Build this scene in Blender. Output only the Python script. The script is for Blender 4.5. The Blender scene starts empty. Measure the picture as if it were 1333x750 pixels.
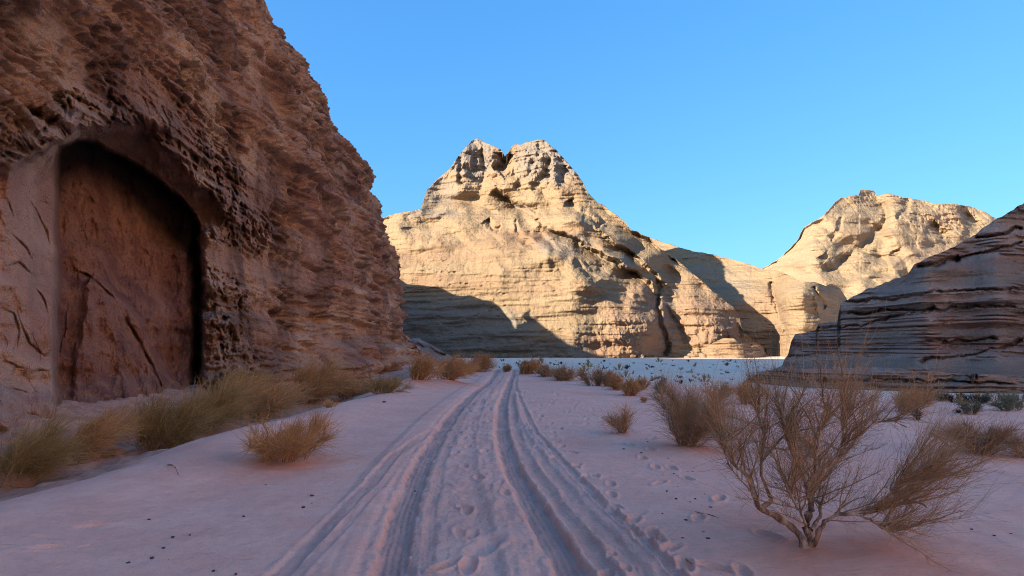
import bpy, math, random
import numpy as np
from mathutils import Vector

# ------------------------------------------------------------------ camera, sky, sun
S = bpy.context.scene
C = S.collection
F_PX = 800.0                     # focal length in pixels of the 1333-wide frame
PITCH = math.radians(5.5)
EYE = 1.7
cam_d = bpy.data.cameras.new('camera'); cam = bpy.data.objects.new('camera', cam_d); C.objects.link(cam)
cam.location = (0, 0, EYE); cam.rotation_euler = (math.radians(90) + PITCH, 0, 0)
cam_d.sensor_width = 36; cam_d.lens = 36 * F_PX / 1333.0
cam_d.clip_start = 0.05; cam_d.clip_end = 20000
S.camera = cam

SUN_EL = math.radians(20); SUN_AZ_DIR = (-0.85, -0.527)    # horizontal direction towards the sun
SD = Vector((SUN_AZ_DIR[0] * math.cos(SUN_EL), SUN_AZ_DIR[1] * math.cos(SUN_EL), math.sin(SUN_EL))).normalized()
w = bpy.data.worlds.new('World'); S.world = w; w.use_nodes = True
nt = w.node_tree; bg = nt.nodes['Background']
sky = nt.nodes.new('ShaderNodeTexSky'); sky.sky_type = 'NISHITA'; sky.sun_disc = False
sky.sun_elevation = SUN_EL; sky.sun_rotation = math.atan2(SD.x, SD.y)
sky.altitude = 900; sky.air_density = 0.65; sky.dust_density = 4.0; sky.ozone_density = 4.0
# the camera's tone curve on the sky, one even curve per channel: out = k * (0.15 * in) ^ g / 0.15
sp = nt.nodes.new('ShaderNodeSeparateXYZ'); cb = nt.nodes.new('ShaderNodeCombineXYZ'); nt.links.new(sky.outputs[0], sp.inputs[0])
for c_, (k_, g_) in enumerate(((.22, .9), (.257, .62), (.30, .45))):
    m1_ = nt.nodes.new('ShaderNodeMath'); m1_.operation = 'MULTIPLY'; m1_.inputs[1].default_value = .15; nt.links.new(sp.outputs[c_], m1_.inputs[0])
    m2_ = nt.nodes.new('ShaderNodeMath'); m2_.operation = 'POWER'; m2_.inputs[1].default_value = g_; nt.links.new(m1_.outputs[0], m2_.inputs[0])
    m3_ = nt.nodes.new('ShaderNodeMath'); m3_.operation = 'MULTIPLY'; m3_.inputs[1].default_value = k_ / .15; nt.links.new(m2_.outputs[0], m3_.inputs[0])
    nt.links.new(m3_.outputs[0], cb.inputs[c_])
nt.links.new(cb.outputs[0], bg.inputs[0])
bg.inputs[1].default_value = 0.15
sun_d = bpy.data.lights.new('sun', 'SUN'); sun_d.energy = 2.8; sun_d.angle = math.radians(0.5); sun_d.color = (1, 0.87, 0.66)
sun = bpy.data.objects.new('sun', sun_d); C.objects.link(sun)
sun.rotation_euler = SD.to_track_quat('Z', 'Y').to_euler()
S.view_settings.view_transform = 'Standard'; S.view_settings.look = 'None'
S.view_settings.exposure = 2.5; S.view_settings.gamma = 1
S.render.engine = 'CYCLES'; S.cycles.max_bounces = 6; S.cycles.diffuse_bounces = 4
S.cycles.filter_width = 1.0; S.cycles.use_denoising = True; S.cycles.denoiser = 'OPENIMAGEDENOISE'; S.cycles.denoising_input_passes = 'RGB_ALBEDO_NORMAL'; S.cycles.denoising_prefilter = 'NONE'

# ------------------------------------------------------------------ pixel <-> world
def ray(px, py):
    u = (np.asarray(px, float) - 666.5) / F_PX; v = (375 - np.asarray(py, float)) / F_PX
    dy = math.cos(PITCH) - math.sin(PITCH) * v; dz = math.sin(PITCH) + math.cos(PITCH) * v
    return u / dy, dz / dy
def pix(x, y, z):
    z = z - EYE
    f = y * math.cos(PITCH) + z * math.sin(PITCH); up = -y * math.sin(PITCH) + z * math.cos(PITCH)
    f = np.maximum(f, 0.05)
    return 666.5 + F_PX * x / f, 375 - F_PX * up / f

# ------------------------------------------------------------------ noise
_r = np.random.RandomState(7)
_perm = _r.permutation(256).astype(np.int64); _perm = np.concatenate([_perm, _perm])
_g = _r.normal(size=(256, 3)); _g /= np.linalg.norm(_g, axis=1)[:, None]
def perlin(x, y, z=0.0):
    x, y, z = np.broadcast_arrays(np.asarray(x, float), np.asarray(y, float), np.asarray(z, float))
    xi = np.floor(x).astype(np.int64); yi = np.floor(y).astype(np.int64); zi = np.floor(z).astype(np.int64)
    xf = x - xi; yf = y - yi; zf = z - zi
    xi &= 255; yi &= 255; zi &= 255
    fu = xf ** 3 * (xf * (xf * 6 - 15) + 10); fv = yf ** 3 * (yf * (yf * 6 - 15) + 10); fw = zf ** 3 * (zf * (zf * 6 - 15) + 10)
    out = 0
    for a in (0, 1):
        for b in (0, 1):
            for c in (0, 1):
                h = _perm[_perm[_perm[(xi + a) & 255] + ((yi + b) & 255)] + ((zi + c) & 255)]
                d = _g[h, 0] * (xf - a) + _g[h, 1] * (yf - b) + _g[h, 2] * (zf - c)
                out = out + d * (fu if a else 1 - fu) * (fv if b else 1 - fv) * (fw if c else 1 - fw)
    return out * 1.6
def fbm(x, y, z=0.0, o=4, gain=.5):
    s = 0; a = 1; k = 1
    for i in range(o):
        s = s + a * perlin(x * k + 17.3 * i, y * k + 5.1 * i, z * k + 9.7 * i); a *= gain; k *= 2.03
    return s
def ridged(x, y, z=0.0, o=3, gain=.5):
    s = 0; a = 1; k = 1
    for i in range(o):
        s = s + a * (1 - 2 * np.abs(perlin(x * k + 31.7 * i, y * k + 7.7 * i, z * k + 3.3 * i))); a *= gain; k *= 2.03
    return s
def worley(x, y, seed=0):
    xi = np.floor(x).astype(np.int64); yi = np.floor(y).astype(np.int64)
    best = np.full(x.shape, 9.0); sec = np.full(x.shape, 9.0); rnd = np.zeros(x.shape)
    for a in (-1, 0, 1):
        for b in (-1, 0, 1):
            cx = xi + a; cy = yi + b
            h = _perm[_perm[(cx + seed) & 255] + (cy & 255)]
            h2 = _perm[(h + 77) & 255]
            d = np.hypot(cx + h / 256.0 - x, cy + h2 / 256.0 - y)
            m = d < best
            sec = np.where(m, best, np.minimum(sec, d)); rnd = np.where(m, _perm[(h2 + 31) & 255] / 255.0, rnd); best = np.where(m, d, best)
    return best, sec, rnd
def sst(a, b, x):
    t = np.clip((x - a) / (b - a), 0, 1); return t * t * (3 - 2 * t)

# ------------------------------------------------------------------ mesh helpers
def mesh_np(name, v, f, smooth=True):
    v = np.asarray(v, np.float32).reshape(-1, 3); f = np.asarray(f, np.int32); k = f.shape[1]
    me = bpy.data.meshes.new(name)
    me.vertices.add(len(v)); me.vertices.foreach_set('co', v.ravel())
    me.loops.add(f.size); me.loops.foreach_set('vertex_index', f.ravel())
    me.polygons.add(len(f)); me.polygons.foreach_set('loop_start', np.arange(0, f.size, k, dtype=np.int32))
    me.polygons.foreach_set('use_smooth', np.full(len(f), smooth))
    me.update(calc_edges=True); me.validate()
    return me
def grid_faces(nr, nc, flip=False):
    i = np.arange(nr - 1)[:, None] * nc + np.arange(nc - 1)[None]
    q = np.stack([i, i + 1, i + 1 + nc, i + nc], -1).reshape(-1, 4)
    return q[:, ::-1] if flip else q
def add_attr(me, name, arr):
    a = me.attributes.new(name, 'FLOAT', 'POINT'); a.data.foreach_set('value', np.asarray(arr, np.float32).ravel())
def link(name, me, mat=None, parent=None):
    if mat and not me.materials: me.materials.append(mat)
    o = bpy.data.objects.new(name, me); C.objects.link(o); o.parent = parent
    return o
def tag(o, label=None, cat=None, group=None, kind=None):
    if label: o['label'] = label
    if cat: o['category'] = cat
    if group: o['group'] = group
    if kind: o['kind'] = kind
    return o
def empty(name, loc=(0, 0, 0), rz=0, sc=1):
    o = bpy.data.objects.new(name, None); C.objects.link(o); o.location = loc; o.rotation_euler = (0, 0, rz)
    o.scale = (sc, sc, sc) if not isinstance(sc, tuple) else sc
    return o
def polyline_px(pts, PX, PY):
    """distance, signed side (positive = right of travel), and position along a polyline, in pixels"""
    pts = np.asarray(pts, float); best = np.full(PX.shape, 1e9); side = np.zeros(PX.shape); par = np.zeros(PX.shape); n = len(pts) - 1
    for i in range(n):
        a = pts[i]; d = pts[i + 1] - a; L2 = d @ d
        t = np.clip(((PX - a[0]) * d[0] + (PY - a[1]) * d[1]) / L2, 0, 1)
        dx = PX - a[0] - t * d[0]; dy = PY - a[1] - t * d[1]; dd = np.hypot(dx, dy)
        m = dd < best
        best = np.where(m, dd, best); side = np.where(m, np.sign(d[0] * dy - d[1] * dx), side); par = np.where(m, (i + t) / n, par)
    return best, side, par
def inside_poly(pts, X, Y):
    pts = np.asarray(pts, float); r = np.zeros(X.shape, bool); n = len(pts)
    for i in range(n):
        x1, y1 = pts[i]; x2, y2 = pts[(i + 1) % n]
        if y1 == y2: continue
        c = ((Y > min(y1, y2)) & (Y <= max(y1, y2))); xx = x1 + (Y - y1) * (x2 - x1) / (y2 - y1)
        r ^= c & (X < xx)
    return r

# ------------------------------------------------------------------ materials
class NT:
    def __init__(s, name):
        s.m = bpy.data.materials.new(name); s.m.use_nodes = True; s.t = s.m.node_tree; s.b = s.t.nodes['Principled BSDF']
        s.b.inputs['Roughness'].default_value = .95; s.b.inputs['Specular IOR Level'].default_value = .15
        s.pos = s.t.nodes.new('ShaderNodeNewGeometry').outputs['Position']
    def put(s, sock, v):
        if isinstance(v, bpy.types.NodeSocket): s.t.links.new(v, sock)
        else: sock.default_value = v
    def math(s, op, a, b=0.0, clamp=False):
        n = s.t.nodes.new('ShaderNodeMath'); n.operation = op; n.use_clamp = clamp; s.put(n.inputs[0], a); s.put(n.inputs[1], b); return n.outputs[0]
    def scale(s, v3, vec=None):
        n = s.t.nodes.new('ShaderNodeVectorMath'); n.operation = 'MULTIPLY'; s.put(n.inputs[0], vec or s.pos); n.inputs[1].default_value = v3; return n.outputs[0]
    def noise(s, sc, detail=4, vec=None, rough=.55, dist=0.0):
        n = s.t.nodes.new('ShaderNodeTexNoise'); n.inputs['Scale'].default_value = sc; n.inputs['Detail'].default_value = detail
        n.inputs['Roughness'].default_value = rough; n.inputs['Distortion'].default_value = dist
        s.put(n.inputs['Vector'], vec or s.pos); return n.outputs['Fac']
    def ramp(s, fac, a, b):
        n = s.t.nodes.new('ShaderNodeMapRange'); n.interpolation_type = 'SMOOTHSTEP'
        s.put(n.inputs[0], fac); n.inputs[1].default_value = a; n.inputs[2].default_value = b; return n.outputs[0]
    def mix(s, fac, a, b, mode='MIX'):
        n = s.t.nodes.new('ShaderNodeMix'); n.data_type = 'RGBA'; n.blend_type = mode
        s.put(n.inputs[0], fac)
        for i, c in ((6, a), (7, b)):
            if isinstance(c, bpy.types.NodeSocket): s.t.links.new(c, n.inputs[i])
            else: n.inputs[i].default_value = (*c, 1)
        return n.outputs[2]
    def attr(s, name):
        n = s.t.nodes.new('ShaderNodeAttribute'); n.attribute_name = name; return n.outputs['Fac']
    def bump(s, h, dist, strength=1.0, prev=None):
        n = s.t.nodes.new('ShaderNodeBump'); n.inputs['Distance'].default_value = dist; n.inputs['Strength'].default_value = strength
        s.put(n.inputs['Height'], h)
        if prev: s.t.links.new(prev, n.inputs['Normal'])
        return n.outputs[0]
    def done(s, col, normal=None):
        s.put(s.b.inputs['Base Color'], col)
        if normal: s.t.links.new(normal, s.b.inputs['Normal'])
        return s.m

def rock_mat(name, c1, c2, cdark, red=None, strata=1.0, big=.02, streak=.35, bump=.5, varn=(.55, .75), stratamix=.5, contrast=1.0):
    n = NT(name)
    warp = n.noise(.03 * strata, 3)
    v = n.t.nodes.new('ShaderNodeCombineXYZ'); sep = n.t.nodes.new('ShaderNodeSeparateXYZ'); n.t.links.new(n.pos, sep.inputs[0])
    n.put(v.inputs[0], n.math('MULTIPLY', sep.outputs[0], .06)); n.put(v.inputs[1], n.math('MULTIPLY', sep.outputs[1], .06))
    n.put(v.inputs[2], n.math('ADD', sep.outputs[2], n.math('MULTIPLY', warp, 3.0 / strata)))
    st1 = n.noise(.9 * strata, 5, v.outputs[0], .65); st2 = n.noise(.25 * strata, 3, v.outputs[0], .5)
    col = n.mix(n.ramp(n.noise(big, 5), .38, .62), c1, c2)
    if red: col = n.mix(n.math('MULTIPLY', n.ramp(st2, .45, .68), n.ramp(n.noise(big * 1.7, 3), .42, .6)), col, red)
    col = n.mix(n.math('MULTIPLY', n.ramp(st1, .52, .72), stratamix), col, cdark)
    col = n.mix(n.math('MULTIPLY', n.ramp(st1, .5, .28), .35 * contrast), col, tuple(min(1, k * 1.25) for k in c2))
    vs = n.noise(1.0, 4, n.scale((.45 * strata, .45 * strata, .035 * strata)), .6)
    col = n.mix(n.math('MULTIPLY', n.ramp(vs, varn[0], varn[1]), streak), col, cdark)
    gr = n.noise(3.2 * strata, 6, None, .7)
    col = n.mix(n.math('MULTIPLY', n.ramp(gr, .62, .35), .35), col, tuple(k * .6 for k in c1), 'MIX')
    nm = n.bump(n.noise(1.1 * strata, 8, None, .62), bump * 1.0 / strata)
    nm = n.bump(st1, bump * .55 / strata, 1, nm)
    return n, col, nm

# pale sandstone of the central massif
def m_pale(name, c1, c2, dark, red, **k):
    n, col, nm = rock_mat(name, c1, c2, dark, red, **k)
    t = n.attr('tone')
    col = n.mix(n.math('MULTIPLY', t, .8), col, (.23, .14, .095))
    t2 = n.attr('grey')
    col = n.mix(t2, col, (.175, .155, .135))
    return n.done(col, nm)
M_pale = m_pale('pale_sandstone', (.24, .17, .105), (.265, .19, .12), (.13, .09, .055), (.215, .135, .085), strata=.32, big=.012, bump=.5, streak=.22)
M_bounce = m_pale('buff_sandstone', (.52, .37, .26), (.58, .42, .29), (.36, .25, .17), (.50, .33, .23), strata=.32, big=.012, bump=.5, streak=.1)  # paler stone so the added off-frame wall bounces more light
M_far = m_pale('far_sandstone', (.26, .19, .12), (.28, .205, .135), (.15, .105, .07), (.23, .16, .10), strata=.22, big=.009, bump=.5, streak=.15)
M_right = m_pale('ledge_sandstone', (.29, .195, .165), (.40, .28, .235), (.07, .05, .048), (.32, .16, .12), strata=.9, big=.03, bump=.6, streak=.0, stratamix=.75)

def m_cliff():
    n, col, nm = rock_mat('red_sandstone', (.41, .225, .155), (.54, .33, .23), (.095, .052, .045), (.37, .18, .135), strata=1.1, big=.16, bump=.42, streak=.7, varn=(.5, .68), stratamix=.55)
    big = n.noise(.33, 5, None, .6)
    col = n.mix(n.math('MULTIPLY', n.ramp(big, .52, .64), .6), col, (.62, .41, .27))
    col = n.mix(n.math('MULTIPLY', n.ramp(n.noise(.22, 4, n.scale((1, 1, .6))), .5, .62), .55), col, (.10, .05, .045))
    col = n.mix(n.attr('smooth'), col, n.mix(n.ramp(n.noise(.5, 5), .4, .62), (.53, .30, .235), (.67, .43, .335)))
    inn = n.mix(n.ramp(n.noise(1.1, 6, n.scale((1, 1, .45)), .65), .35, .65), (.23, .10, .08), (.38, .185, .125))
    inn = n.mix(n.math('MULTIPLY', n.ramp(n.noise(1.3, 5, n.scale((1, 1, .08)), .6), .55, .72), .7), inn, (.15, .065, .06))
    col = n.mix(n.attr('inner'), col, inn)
    col = n.mix(n.attr('varnish_shade'), col, (.018, .012, .012))  # rock varnish together with shade painted into the recess
    nm = n.bump(n.noise(3.5, 9, n.scale((1, 1, 2.2)), .7), .14, 1, nm); nm = n.bump(n.noise(9, 6, None, .75), .05, 1, nm)
    return n.done(col, nm)
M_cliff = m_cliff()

def m_sand():
    n = NT('sand')
    fine = n.noise(30, 5, None, .7); mid = n.noise(1.3, 5)
    pink = n.mix(n.ramp(mid, .35, .65), (.82, .455, .36), (.86, .515, .41))
    pink = n.mix(n.ramp(n.noise(.25, 4), .5, .7), pink, (.80, .40, .30))
    pink = n.mix(n.math('MULTIPLY', n.ramp(n.noise(7, 6, None, .7), .45, .75), .35), pink, (.62, .30, .22))
    pale = n.mix(n.ramp(n.noise(.12, 5), .4, .62), (.78, .58, .46), (.74, .52, .41))
    col = n.mix(n.attr('pale'), pink, pale)
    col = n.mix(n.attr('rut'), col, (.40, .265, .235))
    dirt = n.mix(n.ramp(n.noise(2.0, 6, None, .7), .4, .62), (.50, .28, .20), (.28, .15, .11))
    col = n.mix(n.attr('dirt'), col, dirt)
    col = n.mix(n.attr('redsand'), col, (.62, .24, .14))
    col = n.mix(n.math('MULTIPLY', n.ramp(fine, .56, .72), .20), col, (.25, .17, .14))
    rip = n.noise(5.0, 3, n.scale((.7, 2.6, 1)), .5, .6)
    nm = n.bump(n.noise(3, 8, None, .65), .045)
    nm = n.bump(rip, .03, .8, nm)
    nm = n.bump(n.noise(45, 5, None, .75), .010, 1, nm)
    return n.done(col, nm)
M_sand = m_sand()

def m_twig(name, a, b, rough=.8):
    n = NT(name); oi = n.t.nodes.new('ShaderNodeObjectInfo')
    f = n.math('ADD', n.math('MULTIPLY', n.attr('hue'), .7), n.math('MULTIPLY', oi.outputs['Random'], .3))
    n.b.inputs['Roughness'].default_value = rough
    return n.done(n.mix(f, a, b))
def m_bark():
    n = NT('pale_bark')
    g = n.noise(14, 6, n.scale((1, 1, .35)), .65)
    return n.done(n.mix(n.ramp(g, .38, .62), (.20, .11, .075), (.58, .40, .29)), n.bump(g, .012))
M_bark = m_bark()
M_tw_tan = m_twig('tan_stems', (.34, .17, .07), (.84, .50, .24))
M_tw_or = m_twig('rust_stems', (.34, .16, .065), (.76, .42, .19))
M_tw_gr = m_twig('olive_stems', (.22, .13, .05), (.60, .42, .19))
M_tw_br = m_twig('brown_twigs', (.27, .155, .085), (.56, .35, .20))
M_tw_sage = m_twig('sage_stems', (.16, .175, .12), (.27, .28, .20))
M_tw_dk = m_twig('dark_stems', (.055, .055, .045), (.11, .10, .075))

# ------------------------------------------------------------------ the ground
def unproj(px, py, z=0.0):
    az, el = ray(px, py); y = (z - EYE) / el; return az * y, y
def world_curve(pts):
    p = [unproj(a, b) for a, b in pts]; x = np.array([q[0] for q in p]); y = np.array([q[1] for q in p]); o = np.argsort(y); return x[o], y[o]
RUT_L = world_curve([(646, 484), (639, 495), (615, 516), (588, 543), (560, 584), (541, 622), (524, 672), (512, 720), (507, 750)])
RUT_R = world_curve([(669, 486), (663, 500), (655, 525), (653, 550), (656, 575), (669, 610), (696, 655), (718, 695), (748, 750)])
RUT_S = world_curve([(672, 505), (678, 525), (696, 561), (732, 599), (777, 646), (831, 696), (882, 750)])
RUT_O = world_curve([(570, 560), (546, 572), (516, 594), (480, 633), (426, 685), (360, 750)])
def lat(curve, x, y):
    cx, cy = curve
    xc = np.interp(y, cy, cx)
    lo = y < cy[0]; sl = (cx[1] - cx[0]) / (cy[1] - cy[0]); xc = np.where(lo, cx[0] + (y - cy[0]) * sl, xc)
    sl2 = np.gradient(cx, cy); s = np.interp(y, cy, sl2)
    return (x - xc) / np.sqrt(1 + s * s)

def edge_y(x): return np.interp(x, [-30, -12, -6, 0, 4, 8, 14, 25, 60], [70, 62, 47, 45, 33, 24, 18, 14, 10])
def ground_base(x, y):
    e = y - edge_y(x)
    z = -3.3 * sst(0, 62, e) + .10 * sst(-6, 0, e) * (1 - sst(0, 6, e)) * (x < 6)
    z = z - .012 * np.maximum(x - 2, 0) * (1 - sst(0, 40, e))
    z = z + .10 * fbm(x / 7, y / 11, 3.3, 3) * sst(3, 9, y) * (1 - .5 * sst(0, 40, e)) + .5 * fbm(x / 60, y / 60, 1.1, 2) * sst(70, 140, y)
    # left shoulder of the dune falls towards the cliff foot, then rises again
    xl = -5.3 - .5 * perlin(y / 4.0, 2.2, 0) + np.interp(y, [0, 7, 12, 20, 35, 50], [.0, 0, -.1, .7, .3, -2])
    d = xl - x
    near = 1 - sst(45, 60, y)
    z = z + near * (-.55 * sst(-.3, 2.6, d) + .75 * sst(3.0, 7.5, d) + .12 * np.exp(-((d + .6) / 1.0) ** 2))
    z = z + near * sst(.2, 1.5, d) * .10 * fbm(x * 1.3, y * 1.3, 5.0, 4)
    return z, d, e, near
def gz(x, y):
    z = ground_base(np.array([float(x)]), np.array([float(y)]))[0][0]; return float(z)

rs = np.random.RandomState(3)
# footprints: (x, y, heading, length, width, depth)
PRINTS = []
def trail(pts, step, wob):
    x, y = world_curve(pts); yy = y[0]; k = 0
    while yy < y[-1]:
        xx = np.interp(yy, y, x); PRINTS.append((xx + (.11 if k % 2 else -.11) + rs.normal() * wob, yy, rs.normal() * .3, .15 + rs.rand() * .03, .062, .028 + rs.rand() * .02))
        yy += step * (.8 + .4 * rs.rand()); k += 1
trail([(880, 735), (835, 685), (790, 640), (745, 596), (715, 560), (696, 535), (684, 510)], .62, .10)
trail([(905, 740), (850, 690), (790, 650), (742, 600), (700, 555)], .9, .22)
trail([(752, 556), (740, 542), (748, 533), (726, 527), (700, 520)], .8, .25)
trail([(860, 620), (820, 570), (790, 545), (740, 520), (715, 505)], .7, .3)
trail([(1040, 745), (960, 690), (900, 640), (850, 600)], .9, .15)
trail([(640, 740), (648, 690), (640, 640), (636, 600), (628, 560), (634, 525)], .8, .22)
trail([(600, 740), (600, 690), (598, 640), (604, 600), (612, 560), (626, 520)], 1.0, .2)
for px, py, h, L in [(572, 612, .6, .16), (580, 628, -.7, .15), (608, 636, 1.3, .17), (632, 712, .35, .30), (722, 652, 1.2, .17), (838, 690, .9, .19), (870, 713, .7, .17),
                     (736, 568, 1.3, .14), (780, 566, 1.3, .14), (722, 556, 1.4, .13), (748, 550, 1.4, .13), (828, 668, .8, .16), (132, 683, 1.2, .14), (113, 690, 1.0, .12), (60, 718, 1.1, .17),
                     (790, 746, .4, .12), (796, 722, .3, .1), (815, 742, .2, .1), (300, 556, 1.3, .1), (690, 633, .3, .15)]:
    x, y = unproj(px, py); PRINTS.append((float(x), float(y), h, L, L * .42, .026 + .01 * (L > .25)))

def build_ground():
    ys = [-70, -40, -20, -10, -5, -2, 0, 1, 1.8, 2.4, 2.8, 3.1]; y = 3.3
    while y < 62: ys.append(y); y += max(.016, y * y / 1360 * .95)
    while y < 420: ys.append(y); y += y * y / 2200
    while y < 1500: ys.append(y); y *= 1.08
    ys = np.array(ys)
    core = np.linspace(-.86, .86, 640); rut = np.linspace(-.28, .34, 150)
    az = np.unique(np.round(np.concatenate([core, rut, np.linspace(-2.6, -.87, 40), np.linspace(.87, 2.6, 40)]), 5))
    wd = np.where(ys < 3.3, 3.3 + (3.3 - ys) * .12, ys)
    X = az[None] * wd[:, None]; Y = np.repeat(ys[:, None], len(az), 1)
    z, d, e, near = ground_base(X, Y)
    rut = np.zeros_like(X)
    act = 1 - sst(46, 56, Y)
    wob = perlin(X * 0, Y * .8, 4.0) * .02
    def wheel(cur, off, wdt, dep, berm=.5, col=1.0, y0=-99, y1=99):
        nonlocal z, rut
        l = lat(cur, X, Y) - off + wob
        a = act * sst(y0 - .5, y0 + .5, Y) * (1 - sst(y1 - 3, y1, Y))
        u = np.abs(l) / wdt
        prof = -(1 - sst(.72, 1.18, u)) + berm * np.exp(-((u - 1.42) / .26) ** 2)
        rag = 1 + .45 * fbm(Y * 3.1, l * 6, off * 9, 3); u = u + .22 * fbm(Y * 4.0, l * 5, off * 5 + 2, 3)
        prof = -(1 - sst(.78, 1.14, u)) + berm * np.exp(-((u - 1.42) / .28) ** 2)
        z = z + a * dep * prof * rag
        z = z + a * (1 - sst(.6, .85, u)) * dep * .10 * (np.sin(l / wdt * 15) + .8 * np.sign(np.sin(Y * 2 * math.pi / .085 + np.abs(l) * 30)) * (Y < 12))
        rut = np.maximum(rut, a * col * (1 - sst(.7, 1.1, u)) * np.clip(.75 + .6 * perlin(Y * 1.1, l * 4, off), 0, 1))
    wheel(RUT_L, .0, .14, .050, .34); wheel(RUT_L, .24, .10, .012, .3, .45)
    wheel(RUT_R, .0, .14, .055, .38); wheel(RUT_R, .27, .09, .018, .5, .5)
    wheel(RUT_S, .0, .06, .028, .7, .5, y1=34); wheel(RUT_S, -.30, .09, .012, .4, .3, y1=30)
    wheel(RUT_O, .0, .09, .016, .5, .5, y1=15); wheel(RUT_O, .16, .05, .008, .4, .3, y1=15)
    # churned sand between the wheels
    ll = lat(RUT_L, X, Y); lr = lat(RUT_R, X, Y)
    mid = sst(.05, .3, ll) * (1 - sst(-.25, -.05, lr)) * act
    z = z + mid * (.013 * fbm(X * 6, Y * 2.5, 1.0, 5, .6) + .022 * ridged(X * 2.2, Y * .22, 2.0, 2) - .01)
    side = sst(.2, .4, lr) * (1 - sst(-.1, .3, lat(RUT_S, X, Y))) * act
    z = z + side * (.013 * fbm(X * 6, Y * 2.5, 7.0, 5, .6) +   .020 * ridged(X * 2.4, Y * .22, 5.0, 2))
    bank = sst(-.78, -.62, ll) * (1 - sst(-.34, -.2, ll)) * act; z = z + .035 * bank + .002 * bank * np.sin(ll * 60)
    bank = sst(-.60, -.48, lr) * (1 - sst(-.26, -.16, lr)) * act; z = z + .03 * bank + .002 * bank * np.sin(lr * 60)
    bank = np.exp(-((lat(RUT_S, X, Y) + .14) / .08) ** 2) * act * (Y < 34); z = z + .02 * bank
    z = z + .006 * fbm(X * 3, Y * 3, 9.0, 3) * (Y < 60)
    zf = z.ravel(); Xf = X.ravel(); Yf = Y.ravel()
    for fx, fy, h, L, W, D in PRINTS:
        i0 = np.searchsorted(ys, fy - .6); i1 = np.searchsorted(ys, fy + .6)
        xs = X[i0:i1]; yy = Y[i0:i1]; c, s_ = math.cos(h), math.sin(h)
        u = ((xs - fx) * c - (yy - fy) * s_) / W; v = ((xs - fx) * s_ + (yy - fy) * c) / L
        q = np.sqrt(u * u + v * v * np.where(v > 0, .85, 1.1)) + .18 * perlin(xs * 7, yy * 7, fx)
        z[i0:i1] += D * (-(1 - sst(.45, 1.05, q)) + .38 * np.exp(-((q - 1.25) / .25) ** 2))
    # little mounds of blown sand round bush feet
    red = np.zeros_like(X)
    for mx, my, mr, mh, rd in MOUNDS:
        q = np.hypot(X - mx, Y - my) / mr; z = z + mh * np.exp(-q * q * 1.6) * (1 + .3 * perlin(X * 2, Y * 2, 1)); red = np.maximum(red, rd * np.exp(-q * q * 1.1) * np.clip(.75 + .6 * fbm(X * 1.5, Y * 1.5, 2, 3), 0, 1))
    me = mesh_np('sand', np.stack([X, Y, z], -1), grid_faces(len(ys), len(az)))
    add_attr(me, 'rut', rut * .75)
    add_attr(me, 'pale', np.clip(sst(0, 26, e + 3 * fbm(X / 5, Y / 5, 4, 3)), 0, 1))
    add_attr(me, 'dirt', near * sst(.3, 1.6, d + .8 * fbm(X / 1.5, Y / 1.5, 8, 4)) * .85)
    add_attr(me, 'redsand', red)
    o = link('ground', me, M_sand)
    tag(o, 'pinkish sand with tyre tracks running down to a pale valley floor', kind='structure')
    q = 9000
    me = mesh_np('desert', [(-q, -q, -6), (q, -q, -6), (q, q, -6), (-q, q, -6)], [[0, 1, 2, 3]])
    tag(link('desert_plain', me, M_sand), 'wide sand plain beyond the valley', kind='structure')

# ------------------------------------------------------------------ left cliff
SIL = [(525, 472), (521, 440), (519, 400), (517, 360), (513, 330), (497, 305), (489, 288), (488, 268), (474, 250), (468, 222), (445, 195), (425, 165), (407, 130), (385, 92), (360, 55), (345, 25), (327, 0), (300, -40)]
END_Y = 76.0
_az, _el = ray([p[0] for p in SIL], [p[1] for p in SIL])
_h = EYE + _el * END_Y; _sb = -12.0 - .021 * END_Y - _az * END_Y
PH = np.concatenate([[-6], _h, [62, 80, 96, 108, 114]]); PS = np.concatenate([[_sb[0] - .4], _sb, [31, 50, 68, 84, 112]])
_o = np.argsort(PH); PH = PH[_o]; PS = PS[_o]
ARCH_OUT = [(8, 560), (10, 224), (31, 206), (68, 184), (104, 167), (151, 161), (199, 164), (212, 188), (246, 224), (282, 258), (296, 288), (268, 303), (262, 330), (263, 560)]
ARCH_IN = [(72, 560), (72, 205), (76, 190), (99, 180), (125, 183), (172, 210), (224, 246), (255, 281), (263, 304), (256, 310), (263, 328), (262, 560)]
def cliff_point(t, h):
    """base surface: t = depth along the face up to END_Y, beyond that round the corner"""
    sb = np.interp(h, PH, PS)
    y = np.minimum(t, END_Y); x0 = -12.0 - .021 * y
    a = np.clip((t - END_Y) / 14.0, 0, 1) * (math.pi / 2)             # corner of radius ~9
    R = 9.0
    ex = np.where(t > END_Y, R * (1 - np.cos(a)), 0) + np.maximum(t - END_Y - 14, 0)
    ey = np.where(t > END_Y, R * np.sin(a), 0)
    nx = np.cos(a); ny = np.sin(a)
    x = x0 - ex - sb; y = y + ey - sb * ny * .35
    return x, y, nx, ny
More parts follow.
